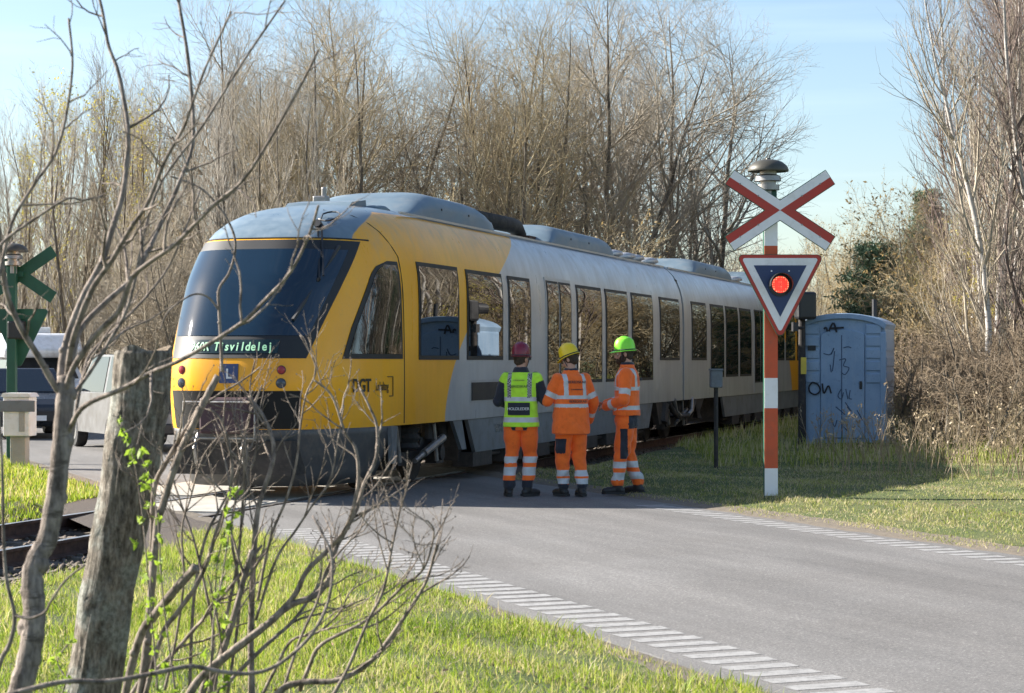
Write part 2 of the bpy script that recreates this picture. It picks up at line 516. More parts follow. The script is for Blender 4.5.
# paint: yellow cabs sweeping into silver, blue-grey roof, all with road dirt
def paint(name):
    m = bpy.data.materials.new(name); m.use_nodes = True
    t = NT(m); b = t.b
    vec = t.coord('Object')
    s = t.n('ShaderNodeSeparateXYZ'); t.l(vec, s.inputs[0])
    X, Z = s.outputs[0], s.outputs[2]
    xm = t.math('MINIMUM', X, t.math('SUBTRACT', TL, X))
    xf = t.math('MINIMUM', X, t.math('SUBTRACT', TL - 2.6, X))
    hz = t.math('MAXIMUM', t.math('SUBTRACT', Z, .9), 0)
    xb = t.math('ADD', 3.95, t.math('ADD', t.math('MULTIPLY', hz, .25), t.math('MULTIPLY', t.math('MULTIPLY', hz, hz), .52)))
    fy = t.math('MULTIPLY', t.math('SUBTRACT', xb, xf), 60, clamp=True)
    # roof starts above the windscreen and above the cant rail
    q = t.math('POWER', t.math('MAXIMUM', t.math('DIVIDE', t.math('SUBTRACT', xm, 1.55), 1.1), 0), .7)
    hb = t.math('MINIMUM', t.math('ADD', 3.12, t.math('MULTIPLY', q, .42)), 3.535)
    fr = t.math('MULTIPLY', t.math('SUBTRACT', Z, hb), 90, clamp=True)
    big = t.noise(vec, .8, 5); stv = t.coord('Object', (3.5, 3.5, .35)); streak = t.noise(stv, 1.6, 6, .65)
    fine = t.noise(vec, 26, 4, .7)
    yel = t.ramp(big, [(.3, (.86, .36, .002)), (.7, (.98, .455, .004))])
    sil = t.ramp(big, [(.3, (.44, .445, .465)), (.7, (.56, .565, .585))])
    c = t.mix(fy, sil, yel)
    hi = t.math('MULTIPLY', t.math('SUBTRACT', Z, 2.75), 1.6, clamp=True)
    grime = t.math('MULTIPLY', t.ramp(streak, [(.42, (0, 0, 0)), (.75, (1, 1, 1))]), t.math('ADD', .10, t.math('MULTIPLY', hi, .42)))
    c = t.mix(grime, c, (.40, .36, .29))
    low = t.math('MULTIPLY', t.math('SUBTRACT', 1.35, Z), 1.1, clamp=True)
    c = t.mix(t.math('MULTIPLY', t.math('MULTIPLY', low, .45), streak), c, (.10, .085, .06))
    c = t.mix(t.ramp(fine, [(.55, (0, 0, 0)), (.75, (.12, .12, .12))]), c, (.13, .11, .08))
    roof = t.ramp(streak, [(.3, (.115, .165, .205)), (.6, (.17, .225, .27)), (.8, (.25, .28, .30))])
    c = t.mix(fr, c, roof)
    t.l(c, b.inputs['Base Color'])
    b.inputs['Roughness'].default_value = .4
    t.l(t.ramp(streak, [(.3, (.26,) * 3), (.75, (.5,) * 3)]), b.inputs['Roughness'])
    b.inputs['Coat Weight'].default_value = .15; b.inputs['Specular IOR Level'].default_value = .35; b.inputs['Coat Roughness'].default_value = .12
    t.l(t.math('MULTIPLY', t.math('SUBTRACT', 1.0, t.math('MAXIMUM', fy, fr)), .45), b.inputs['Metallic'])
    dent = t.coord('Object', (.5, .5, .28)); t.bump(t.noise(dent, 1.5, 2), .12, .05)
    return m
MT['train'] = paint('railcar_paint')
MT['train_glass'] = glass('tinted_train_glass', (.005, .0055, .006), 2.0, .0, .004)
MT['screen_glass'] = glass('cab_windscreen_glass', (.004, .018, .036), 1.7, .03, .008)
MT['skirt'] = mat('grey_skirt_paint', (.15, .165, .18), .55, var=.2, scale=2, dirt=(.09, .08, .07))
MT['apron'] = mat('dark_apron_paint', (.075, .075, .078), .55, var=.25, scale=2, dirt=(.15, .13, .11))
MT['pod'] = mat('blue_grey_roof_pod', (.125, .175, .215), .45, var=.2, scale=1.6, dirt=(.19, .22, .24), stretch=(1, 1, 2))
MT['valance'] = mat('purple_brown_cover', (.06, .028, .036), .6, var=.3)
MT['silver'] = mat('bare_aluminium', (.45, .46, .48), .4, .6, var=.12)
MT['bus'] = MT['silver']

HB = [.83, .9, 1.05, 1.2, 1.29, 1.45, 1.66, 1.9, 2.1, 2.35, 2.6, 2.75, 2.85, 2.95, 3.03, 3.1, 3.17, 3.25, 3.32, 3.38, 3.43, 3.48, 3.52, 3.56, 3.59, 3.62, 3.64, 3.66, 3.68, 3.70, 3.71, 3.72, 3.725]
TAU = [math.sin(math.pi / 2 * k / 24) for k in range(-24, 25)]
def car_body(fn, x_end, flip):
    rows = []
    for h in HB:
        far = [side(x, h, -1) for x in (x_end, 14, 9, 6)]
        near = [side(x, h, 1) for x in (6, 9, 14, x_end)]
        rows.append([fn(p) for p in far + [nose(h, q) for q in TAU] + near])
    b = MB(); b.grid(rows, flip=flip)
    n = len(rows[0])
    b.add([r[0] for r in rows] + [r[-1] for r in rows], [tuple(list(range(len(rows))) + list(range(2 * len(rows) - 1, len(rows) - 1, -1)))])
    b.add(rows[0], [tuple(range(n))])
    return b.build('car_body', MT['train'], train, auto=50)
car1 = car_body(ident, 19.42, False)
car2 = car_body(mir, TL - 19.58, True)

def panel(name, rows, m, off, parent, skirt=.03, smooth=True):   # a curved sheet standing proud of the skin, with its own edge thickness
    nr, nc = len(rows), len(rows[0]); nn = []
    for i in range(nr):
        for k in range(nc):
            a = rows[min(i + 1, nr - 1)][k] - rows[max(i - 1, 0)][k]
            c_ = rows[i][min(k + 1, nc - 1)] - rows[i][max(k - 1, 0)]
            n = a.cross(c_).normalized()
            ctr = Vector((TL / 2 if rows[i][k].x > 4 and rows[i][k].x < TL - 4 else (6 if rows[i][k].x < 20 else TL - 6), 0, 1.6))
            if n.dot(rows[i][k] - Vector((rows[i][k].x if 4 < rows[i][k].x < TL - 4 else ctr.x, 0, 1.6))) < 0: n = -n
            nn.append(n)
    vs = [rows[i][k] + nn[i * nc + k] * off for i in range(nr) for k in range(nc)]
    b = MB()
    fs = [(i * nc + k, i * nc + k + 1, (i + 1) * nc + k + 1, (i + 1) * nc + k) for i in range(nr - 1) for k in range(nc - 1)]
    b.add(vs, fs)
    ring = [(0, k) for k in range(nc)] + [(i, nc - 1) for i in range(1, nr)] + [(nr - 1, k) for k in range(nc - 2, -1, -1)] + [(i, 0) for i in range(nr - 2, 0, -1)]
    base = len(b.v)
    b.v += [tuple(vs[i * nc + k] - nn[i * nc + k] * skirt) for i, k in ring]
    L_ = len(ring)
    for j in range(L_):
        a0 = ring[j][0] * nc + ring[j][1]; a1 = ring[(j + 1) % L_][0] * nc + ring[(j + 1) % L_][1]
        b.f.append((a0, a1, base + (j + 1) % L_, base + j)); b.m.append(0)
    b.f.append(tuple(base + j for j in range(L_ - 1, -1, -1))); b.m.append(0)
    return b.build(name, m, parent, auto=40)

def quad_rows(x0, x1, h0, h1, fn=ident, nx_=2, nh=18, sgn=1):
    return [[fn(side(x0 + (x1 - x0) * k / nx_, h0 + (h1 - h0) * i / nh, sgn)) for k in range(nx_ + 1)] for i in range(nh + 1)]

MT['rim'] = mat('window_rubber', (.015, .015, .016), .6, var=.2)
def window(x0, x1, h0, h1, name='window', fn=ident, label=None):
    f = panel(name, quad_rows(x0, x1, h0, h1, fn), MT['rim'], .010, train)
    panel('pane', quad_rows(x0 + .055, x1 - .055, h0 + .055, h1 - .055, fn), MT['train_glass'], .015, f)
    return f
# car one
window(2.87, 4.53, 1.65, 2.91)
window(4.89, 6.60, 1.65, 2.90)
window(6.90, 8.08, 1.65, 2.89)
for x0, x1 in ((10.86, 12.56), (12.85, 14.52), (14.85, 16.61)): window(x0, x1, 1.27, 2.90)
window(17.25, 19.1, 1.65, 2.89)
# car two (as measured along the train)
def sw(x0, x1, h0=1.65, h1=2.89):
    return window(TL - x1, TL - x0, h0, h1, fn=mir)
sw(20.36, 21.95)
for x0, x1 in ((22.45, 24.0), (24.25, 25.8), (26.05, 27.6)): sw(x0, x1, 1.27)
sw(31.3, 32.7); sw(33.0, 34.6); sw(35.0, 36.6)
# sliding doors
def door(x0, x1, fn):
    d = panel('door', quad_rows(x0, x1, .60 + .25, 2.95, fn), MT['silver'], .010, train)
    xm = (x0 + x1) / 2
    for a, c_ in ((x0 + .06, xm - .03), (xm + .03, x1 - .06)):
        f = panel('door_leaf_rim', quad_rows(a, c_, 1.1, 2.90, fn), MT['rim'], .014, d)
        g = panel('pane', quad_rows(a + .04, c_ - .04, 1.14, 2.86, fn), MT['train_glass'], .019, d)
    return d
door(8.94, 10.53, ident)
door(TL - 29.8, TL - 28.0, mir)
# cab side window: slanted leading edge
def cab_window(fn):
    hs = [1.66 + (2.88 - 1.66) * i / 16 for i in range(17)]
    def x0(h): return float(np.interp(h, [1.66, 2.05, 2.70, 2.80, 2.88], [.86, 1.10, 1.62, 1.76, 2.05]))
    rows = [[fn(side(x0(h) + (2.30 - x0(h)) * k / 5, h)) for k in range(6)] for h in hs]
    f = panel('cab_window', rows, MT['rim'], .010, train)
    hs = [1.72 + (2.83 - 1.72) * i / 16 for i in range(17)]
    rows = [[fn(side(x0(h) + .085 + (2.25 - x0(h) - .085) * k / 5, h)) for k in range(6)] for h in hs]
    panel('pane', rows, MT['train_glass'], .015, f)
cab_window(ident); cab_window(mir)
# cab seam, body seams
def seam(pts, r=.008, parent=train, name='panel_seam'):
    MB().tube(pts, r, 5).build(name, MT['rubber'], parent)
seam([side(2.36, .85 + i * .15) + Vector((0, -.001, 0)) for i in range(15)])
seam([side(2.36 - max(0, h - 2.95) * .62, h) for h in (2.95, 3.05, 3.15, 3.25, 3.35, 3.45, 3.53)])
# windscreen with black surround
def tl(h): return float(np.interp(h, [1.29, 1.66, 2.1, 2.6, 3.09], [.60, .62, .685, .75, .80]))
def front_panel(name, h0, h1, m, off, inset, fn, nh=14, fl=None):
    rows = []
    for i in range(nh + 1):
        h = h0 + (h1 - h0) * i / nh
        e = (fl or tl)(h) - inset
        rows.append([fn(nose(h, -e + 2 * e * k / 24)) for k in range(25)])
    return panel(name, rows, m, off, train)
for fn in (ident, mir):
    sf = front_panel('windscreen', 1.665, 3.10, MT['rim'], .006, 0, fn)
    rows = []
    for i in range(13):
        h = 1.93 + (2.98 - 1.93) * i / 12; e = tl(h) - .05
        rows.append([fn(nose(h, -e + 2 * e * k / 24)) for k in range(25)])
    panel('pane', rows, MT['screen_glass'], .012, sf)
    blk = front_panel('coupler_bay', .84, 1.285, MT['bay'], .006, 0, fn, 6, lambda h: .60 + (1.285 - h) * -.06)  # black colour of a closed panel stands in for the open coupler recess
MT['disp'] = mat('display_glass', (.012, .03, .035), .25, var=.1)
dsp = MB()
rows = [[nose(h, -.42 + .84 * k / 12) for k in range(13)] for h in (1.72, 1.80, 1.88)]
dsp = panel('destination_display', rows, MT['disp'], .014, train)
m = bpy.data.materials.new('led_green'); m.use_nodes = True
m.node_tree.nodes['Principled BSDF'].inputs['Base Color'].default_value = (.25, .45, .3, 1)
m.node_tree.nodes['Principled BSDF'].inputs['Emission Color'].default_value = (.45, .85, .5, 1)
m.node_tree.nodes['Principled BSDF'].inputs['Emission Strength'].default_value = .16
MT['led'] = m
def front_rot(): return (R(90), 0, R(-90))
# the letters follow the curve of the nose, one by one along the glass
msg = '960R Tisvildelej'
for i, ch in enumerate(msg):
    if ch == ' ': continue
    tau = -.385 + .77 * (i + .5) / len(msg)
    a, c_ = nose(1.8, tau - .02), nose(1.8, tau + .02)
    d = (c_ - a); p = nose(1.8, tau) + Vector((-.022, 0, 0))
    text('display_letter', ch, .155, MT['led'], dsp, p, (R(64), 0, math.atan2(d.y, d.x)), .001, sx=.8, bold=.003)
# seam line between roof and screen, headlamps, logo
seam([nose(3.125, -.84 + 1.68 * k / 20) + Vector((-.004, 0, 0)) for k in range(21)], .012)
m = bpy.data.materials.new('lamp_red_glass'); m.use_nodes = True
m.node_tree.nodes['Principled BSDF'].inputs['Base Color'].default_value = (.30, .03, .04, 1)
m.node_tree.nodes['Principled BSDF'].inputs['Roughness'].default_value = .15
MT['red_glass'] = m
MT['lamp_glass'] = glass('headlamp_glass', (.05, .06, .08), 1.6, .05)
MT['yellow_trim'] = mat('yellow_trim_paint', (.6, .34, .01), .4, var=.1)
for fn, sg in ((ident, 1), (mir, -1)):
    for tau in (-.46, .46):
        for h, r_, mm, nm in ((1.53, .046, MT['red_glass'], 'tail_lamp'), (1.375, .052, MT['lamp_glass'], 'headlamp')):
            p = fn(nose(h, tau))
            n = fn(nose(h, tau * 1.02)) - fn(nose(h, tau * .98)); n = Vector((-abs(n.y), n.x * (1 if n.y > 0 else -1), 0)).normalized()
            n = Vector((-sg, -.35 * math.copysign(1, tau), 0)).normalized()
            b = MB(); b.cyl(p - n * .03, p + n * .012, r_ * 1.15, n=20); o = b.build('lamp_ring', MT['black'], train)
            b = MB(); b.tube([p + n * .012, p + n * .02, p + n * .026], [r_, r_ * .8, r_ * .3], 20); b.build(nm, mm, o, smooth=False)
m_blue = mat('logo_blue', (.012, .035, .13), .4, var=.08)
pl = panel('emblem', [[nose(h, -.07 + .17 * k / 3) for k in range(4)] for h in (1.375, 1.46, 1.545, 1.60)], m_blue, .012, train)
text('emblem_letter', 'L', .16, MT['white'], pl, nose(1.48, .02) + Vector((-.022, 0, 0)), front_rot(), bold=.004)
# apron, snow plough, coupler
def apron(fn, flip):
    rows = []
    for h in (.15, .30, .45, .60, .75, .832):
        ex = 2.05 - (.83 - h) * .35
        pts = [side(ex, h, -1)] + [nose(h, q) for q in TAU if nose(h, q).x < ex - .02] + [side(ex, h, 1)]
        rows.append(pts)
    n = 61
    out = []
    for r_ in rows:                                       # resample to one count
        a = np.array([tuple(p) for p in r_]); d = np.r_[0, np.cumsum(np.linalg.norm(np.diff(a, axis=0), axis=1))]
        q = np.linspace(0, d[-1], n)
        out.append([fn(Vector((np.interp(x, d, a[:, 0]), np.interp(x, d, a[:, 1]), np.interp(x, d, a[:, 2])))) for x in q])
    b = MB(); b.grid(out, flip=flip)
    o = b.build('front_apron', MT['apron'], train, auto=50)
    sd = o.modifiers.new('thick', 'SOLIDIFY'); sd.thickness = .04
apron(ident, False); apron(mir, True)
for fn in (ident, mir):
    b = MB()
    b.box(fn(Vector((-.04, -.05, 1.0))), (.34, .62, .42)); b.build('coupler_cover', MT['valance'], train, bevel=.03)
    b = MB()
    b.tube([fn(Vector((-.10, -.45, .70))), fn(Vector((-.22, -.45, .72))), fn(Vector((-.22, -.45, 1.16))), fn(Vector((-.22, .45, 1.16))), fn(Vector((-.22, .45, .72))), fn(Vector((-.10, .45, .70)))], .014, 6)
    b.tube([fn(Vector((-.22, -.45, .74))), fn(Vector((-.22, .45, .74)))], .012, 6)
    for y in (-.3, .3): b.tube([fn(Vector((-.12, y, .8))), fn(Vector((-.24, y, .62))), fn(Vector((-.18, y, .45))), fn(Vector((.06, y, .42)))], .022, 6)
    b.build('air_hose', MT['steel'], train)
# wiper gear on the front
b = MB()
p0 = nose(3.27, .50) + Vector((-.03, 0, .03)); p1 = nose(2.62, .62) + Vector((-.07, 0, 0))
b.cyl(nose(3.27, .5) + Vector((.06, 0, 0)), p0 + Vector((-.03, 0, .02)), .05, n=10)
b.beam(p0, p1, .022, .022); b.beam(p0 + Vector((0, -.05, 0)), p1 + Vector((0, -.05, .03)), .022, .022)
q0 = nose(3.03, .70) + Vector((-.07, 0, 0)); q1 = nose(2.12, .50) + Vector((-.055, 0, 0))
b.beam(q0, q1, .035, .03); b.beam(p1, (q0 + q1) / 2, .03, .03)
b.tube([nose(3.3, .50) + Vector((-.02, .0, .03))] + [nose(3.42 + .07 * math.sin(a), .50) + Vector((-.12, -.13 * math.cos(a) - .1, 0)) for a in np.linspace(2.6, -2.6, 12)] + [nose(3.3, .50) + Vector((-.02, -.02, .03))], .011, 5)
b.build('wiper', MT['black'], train)

# text on the cab side
def side_text(body, size, x, h, m, sx=1.0, bold=0):
    d = side(x + .15, h) - side(x - .15, h)
    text('lettering', body, size, m, train, side(x, h) + Vector((-.003, -.010, 0)), (R(90), 0, math.atan2(d.y, d.x)), .002, sx=sx, bold=bold)
MT['ink'] = mat('dark_lettering', (.03, .022, .012), .5, var=.1)
MT['ink2'] = mat('brown_lettering', (.14, .08, .02), .5, var=.1)
side_text('DGT', .22, 1.22, 1.33, MT['ink'], .88, .006)
side_text('Lokaltog', .155, 1.70, 1.32, MT['ink'], .62)
b = MB()
for a, c_ in (((1.85, 1.44), (2.0, 1.44)), ((2.0, 1.44), (2.0, 1.20)), ((2.0, 1.20), (1.9, 1.20))):
    b.beam(side(a[0], a[1]) + Vector((0, -.006, 0)), side(c_[0], c_[1]) + Vector((0, -.006, 0)), .01, .012)
b.build('bracket_mark', MT['ink2'], train)
# louvre grille
g = panel('grille', quad_rows(5.02, 6.55, 1.05, 1.37), MT['silver'], .006, train)
b = MB()
b.box((5.785, -1.385, 1.21), (1.4, .012, .25)); b.build('grille_mesh', MT['black'], g)
# skirts under the body between the bogies
def skirt(x0, x1, fn, slope=.35, label=None):
    b = MB()
    b.prism([(x0, .825), (x1, .825), (x1 - slope, .36), (x0 + slope, .36)], lambda a, h, q: fn(Vector((a, q, h))), -1.355, -1.30)
    o = b.build('side_skirt', MT['skirt'], train)
    return o
for fn in (ident, mir):
    skirt(1.9, 2.12, fn, .05)
    sk = skirt(5.0, 16.7, fn)
    b = MB(); b.prism([(4.35, .825), (4.75, .825), (4.95, .42), (4.75, .42)], lambda a, h, q: fn(Vector((a, q, h))), -1.35, -1.30); b.build('skirt_bracket', MT['skirt'], train)
    b = MB()
    b.box(fn(Vector((10.8, 0, .52))), (11.2, 2.3, .55)); b.build('underfloor_gear', MT['under'], train)
    b = MB()
    for k in range(7): b.box(fn(Vector((5.7 + k * 1.55, -1.2, .26))), (.9, .3, .2))
    b.tube([fn(Vector((5.4, -1.25, .3))), fn(Vector((16.2, -1.25, .3)))], .03, 8)
    b.build('underfloor_pipe', MT['under'], train)
for row, z in ((0, .70), (1, .63)):
    text('small_print', 'UAGT 95 86 0 41' if row == 0 else 'REV 12 04 17', .085, MT['chrome'], train, Vector((6.55, -1.36, z)), (R(90), 0, 0), .002)
# gangway bellows
b = MB()
for k in range(3): b.prism([(-1.22 + .03 * (k % 2), .9), (1.22 - .03 * (k % 2), .9), (1.22 - .03 * (k % 2), 3.3), (.9, 3.52), (-.9, 3.52), (-1.22 + .03 * (k % 2), 3.3)], lambda a, h, q: Vector((q, a, h)), 19.41 + .06 * k, 19.47 + .06 * k)
b.build('gangway_bellows', MT['rubber'], train)
# bogies
def bogie(xc, pale=False):
    root = thing('bogie', None, None); root.parent = train; root.location = (xc, 0, 0)
    fr = MB()
    for y in (-1.0, 1.0):
        fr.prism([(-1.45, .52), (-1.2, .68), (-.5, .62), (-.35, .45), (.35, .45), (.5, .62), (1.2, .68), (1.45, .52), (1.25, .42), (.6, .40), (.4, .28), (-.4, .28), (-.6, .40), (-1.25, .42)], lambda a, h, q, y=y: Vector((a, y + q, h)), -.09, .09)
    fr.box((0, 0, .5), (.5, 2.0, .22))
    fr.build('bogie_frame', MT['under'], root)
    for x in (-.95, .95):
        w_ = MB()
        for y in (-.75, .75):
            w_.tube([(x, y - .065, .385), (x, y - .03, .385), (x, y - .03, .385), (x, y + .065, .385)], [.36, .385, .385, .36], 28)
            w_.tube([(x, y * 1.10, .385), (x, y * 1.24, .385)], .12, 14)
        w_.tube([(x, -.75, .385), (x, .75, .385)], .09, 10)
        w_.build('wheelset', MT['under'], root)
        g_ = MB(); g_.box((x, -1.12, .40), (.30, .16, .28)); g_.tube([(x - .3, -1.12, .60), (x - .3, -1.12, .82)], .09, 12); g_.tube([(x + .3, -1.12, .60), (x + .3, -1.12, .82)], .09, 12)
        g_.tube([(x, -1.16, .40), (x, -1.24, .40)], .10, 14)
        g_.build('axle_box', MT['under'], root)
    s_ = MB(); s_.lathe([(.17, 0), (.24, .04), (.2, .1), (.25, .16), (.2, .22), (.24, .28), (.17, .32)], (0, -1.0, .47), 18); s_.build('air_spring', MT['rubber'], root)
    d_ = MB(); d_.tube([(.15, -1.24, .42), (.95, -1.24, .60)], .055, 12); d_.tube([(-.2, -1.24, .34), (.2, -1.24, .43)], .035, 10); d_.build('yaw_damper', MT['steel'], root)
    v_ = MB(); v_.tube([(-.75, -1.22, .35), (-.9, -1.22, .80)], .04, 10); v_.tube([(.75, -1.22, .30), (.62, -1.22, .8)], .03, 10); v_.build('damper', MT['steel'], root)
    if pale:
        h_ = MB(); h_.tube([(-1.3, -1.34, .80), (-.95, -1.36, .62), (-.5, -1.36, .50), (.5, -1.36, .50), (.95, -1.36, .62), (1.3, -1.34, .80)], .05, 8)
        h_.tube([(-1.9, -1.33, .42), (-1.75, -1.33, .78)], .12, 8); h_.build('link_bar', MT['under'], root)
    return root
bogie(3.3); bogie(19.5, True); bogie(37.3)
for x in (.9, TL - .9):
    b = MB(); b.box((x, 0, .5), (1.5, 1.5, .4)); b.build('cab_underframe', MT['under'], train)
# brackets beside the jacobs bogie
for x, s_ in ((17.6, 1), (21.4, -1)):
    b = MB()
    b.prism([(x - .55, .82), (x + .45 * 1, .82), (x + .25 * s_, .42), (x - .25 * s_, .38)], lambda a, h, q: Vector((a, q, h)), -1.34, -1.22)
    b.tube([(x + 1.0 * s_, -1.37, .86), (x + 1.15 * s_, -1.39, .60), (x + 1.5 * s_, -1.39, .52)], .045, 8, mi=1)
    b.build('coupling_bracket', [MT['under'], MT['steel']], train)

# roof equipment
def pod(x0, x1, w_, h_, y0=0, front=.9, back=.35, z0=3.60, name='roof_pod'):
    b = MB()
    sec = [(w_ * math.copysign(abs(math.cos(a)) ** .55, -math.cos(a)), h_ * math.sin(a) ** .6) for a in np.linspace(0, math.pi, 19)]
    rows = []
    for x, k in ((x0, .12), (x0 + front * .25, .45), (x0 + front * .5, .70), (x0 + front * .8, .93), (x0 + front, 1), (x1 - back, 1), (x1 - back * .6, .95), (x1 - back * .3, .82), (x1 - back * .1, .62), (x1, .3)):
        rows.append([Vector((x, y0 + a, z0 + max(0, c_) * k)) for a, c_ in sec])
    b.grid(rows); n = len(sec)
    b.add(rows[0], [tuple(range(n))]); b.add(rows[-1], [tuple(range(n))])
    o = b.build(name, MT['pod'], train, auto=35)
    bl = MB()
    for k in range(int((x1 - x0 - 1) / 1.25)):
        bl.cyl((x0 + 1.3 + k * 1.25, y0 - w_ * .985, z0 + h_ * .38), (x0 + 1.3 + k * 1.25, y0 - w_ * 1.0, z0 + h_ * .38), .018, n=8)
    bl.build('roof_pod_bolt', MT['black'], o)
    return o
pod(4.0, 7.8, .88, .41, 0, 1.2, .9)
pod(11.0, 15.4, .90, .37, 0, .7, .5)
pod(23.0, 27.6, .90, .37, 0, .7, .5)
pod(31.5, 36.0, .9, .42, 0, .7, 1.2)
b = MB(); b.tube([(7.5, -.35, 3.86), (10.4, -.35, 3.88), (10.75, -.35, 3.86), (10.93, -.35, 3.75), (10.97, -.35, 3.58)], .13, 14); b.build('exhaust_pipe', MT['under'], train, smooth=True)
b = MB(); b.box((10.95, -.35, 3.68), (.5, .5, .08)); b.build('exhaust_base', MT['rust'], train)
for x in (8.3, 15.9, 17.0, 18.1, 18.9, 20.2, 28.5, 30.2):
    b = MB(); b.lathe([(.17, 0), (.17, .06), (.25, .09), (.22, .16), (.1, .19)], (x, -.45, 3.62), 16); b.build('roof_vent', MT['silver'], train, smooth=True)
b = MB(); b.prism([(2.7, 3.58), (3.45, 3.62), (3.4, 3.76), (2.9, 3.70)], lambda a, h, q: Vector((a, q, h)), -.45, .45); b.build('horn_cowl', MT['pod'], train)
b = MB(); b.box((4.0, .42, 3.78), (.16, .2, .2)); b.box((4.1, .42, 3.94), (.08, .06, .14)); b.build('antenna', MT['steel'], train, bevel=.02)
b = MB(); b.lathe([(.16, 0), (.2, .03), (.14, .08), (.05, .1)], (3.5, -.55, 3.6), 14); b.build('roof_dome', MT['pod'], train, smooth=True)
b = MB(); b.beam((3.2, -.99, 3.57), (19.3, -.99, 3.57), .03, .03); b.beam((19.7, -.99, 3.57), (37.4, -.99, 3.57), .03, .03); b.build('gutter_rail', MT['silver'], train)
# ------------------------------------------------------------------ trees
def unit(a): return a / np.maximum(np.linalg.norm(a, axis=-1, keepdims=True), 1e-9)

def grow(rng, PP, PR, per, tr_, ang, length, n, up=0., wander=.1, taper=.5, rk=.011, rmin=.003, kt=.55):
    M, n0, _ = PP.shape
    par = np.repeat(np.arange(M), per); K = len(par)
    tt = (np.tile(np.arange(per), M) + rng.random(K)) / per
    tt = tr_[0] + (tr_[1] - tr_[0]) * tt
    q = tt * (n0 - 1); i0 = np.clip(q.astype(int), 0, n0 - 2); f = (q - i0)[:, None]
    base = PP[par, i0] * (1 - f) + PP[par, i0 + 1] * f
    T = unit(PP[par, i0 + 1] - PP[par, i0])
    rnd = rng.normal(size=(K, 3)); perp = unit(rnd - T * (rnd * T).sum(1, keepdims=True))
    a = ang * (1 + .25 * rng.normal(size=(K, 1)))
    d = unit(np.cos(a) * T + np.sin(a) * perp)
    plen = np.linalg.norm(np.diff(PP, axis=1), axis=2).sum(1)[par]
    L = (length if np.isscalar(length) else 1) * (1 - kt * tt) * (.65 + .7 * rng.random(K))
    L = np.minimum(L, plen * .8)
    pr = PR[par, i0] * (1 - f[:, 0]) + PR[par, i0 + 1] * f[:, 0]
    r0 = np.maximum(np.minimum(pr * .7, L * rk), rmin)
    P_ = np.zeros((K, n, 3)); P_[:, 0] = base
    st = (L / (n - 1))[:, None]
    for k in range(1, n):
        P_[:, k] = P_[:, k - 1] + d * st
        d = unit(d + np.array([0, 0, up]) / (n - 1) + wander * rng.normal(size=(K, 3)))
    Rr = r0[:, None] * np.linspace(1, taper, n)[None]
    Rr = np.maximum(Rr, rmin * .6)
    return P_, Rr

def tubes(P_, Rr, k):
    M, n, _ = P_.shape
    T = np.zeros_like(P_); T[:, 1:-1] = P_[:, 2:] - P_[:, :-2]; T[:, 0] = P_[:, 1] - P_[:, 0]; T[:, -1] = P_[:, -1] - P_[:, -2]
    T = unit(T)
    ref = np.where(np.abs(T[:, :1, 2:3]) > .9, np.array([1., 0, 0]), np.array([0, 0, 1.]))
    U = unit(np.cross(T, np.broadcast_to(ref, T.shape))); V = np.cross(T, U)
    a = 2 * np.pi * np.arange(k) / k
    ring = P_[:, :, None] + (U[:, :, None] * np.cos(a)[None, None, :, None] + V[:, :, None] * np.sin(a)[None, None, :, None]) * Rr[:, :, None, None]
    idx = np.arange(M * n * k).reshape(M, n, k)
    j2 = (np.arange(k) + 1) % k
    F = np.stack([idx[:, :-1], idx[:, :-1][:, :, j2], idx[:, 1:][:, :, j2], idx[:, 1:]], -1).reshape(-1, 4)
    return ring.reshape(-1, 3), F

def join_arrays(parts):
    V = []; F = []; b = 0
    for v, f in parts:
        V.append(v); F.append(f + b); b += len(v)
    return np.concatenate(V), np.concatenate(F)

def stem(rng, H, r, n=16, lean=0., wander=.04, base=(0, 0, 0), d0=None):
    p = np.zeros((1, n, 3)); p[0, 0] = base
    d = np.array([lean * rng.normal(), lean * rng.normal(), 1.]) if d0 is None else np.array(d0, float); d /= np.linalg.norm(d)
    for k in range(1, n):
        p[0, k] = p[0, k - 1] + d * H / (n - 1)
        d = unit(d + wander * rng.normal(size=3) * np.array([1, 1, .2]) + np.array([0, 0, .05]))
    t_ = np.linspace(0, 1, n)
    rr = r * (1 - t_) ** .8 + .006
    rr[0] *= 1.35
    return p, rr[None]

def leaf_quads(rng, pts, size, up=.0):
    K = len(pts)
    u = unit(rng.normal(size=(K, 3))); v = unit(np.cross(u, rng.normal(size=(K, 3))))
    s = size * (.6 + .8 * rng.random((K, 1)))
    V = np.stack([pts - u * s, pts - v * s * .45, pts + u * s, pts + v * s * .45], 1).reshape(-1, 3)
    return V, np.arange(K * 4).reshape(K, 4)

def bark(name, a, b, rough=.9, scale=6, stretch=(1, 1, .25), bump=.5, marks=None):
    m = bpy.data.materials.new(name); m.use_nodes = True
    t = NT(m); vec = t.coord('Object', stretch); n = t.noise(vec, scale, 6, .65)
    c = t.ramp(n, [(.32, a), (.68, b)])
    if marks:
        v2 = t.coord('Object', (1, 1, 4)); c = t.mix(t.ramp(t.noise(v2, 5, 5, .7), [(.56, (0, 0, 0)), (.64, (1, 1, 1))]), c, marks)
    t.l(c, t.b.inputs['Base Color']); t.b.inputs['Roughness'].default_value = rough
    t.b.inputs['Specular IOR Level'].default_value = .25
    if bump: t.bump(n, bump, .02)
    return m
MT['bark'] = bark('grey_brown_bark', (.065, .055, .043), (.22, .19, .15))
MT['twig'] = bark('brown_twigs', (.21, .18, .135), (.46, .40, .31), scale=2, bump=0)
MT['twig_grey'] = bark('grey_twigs', (.22, .20, .17), (.47, .43, .37), scale=2, bump=0)
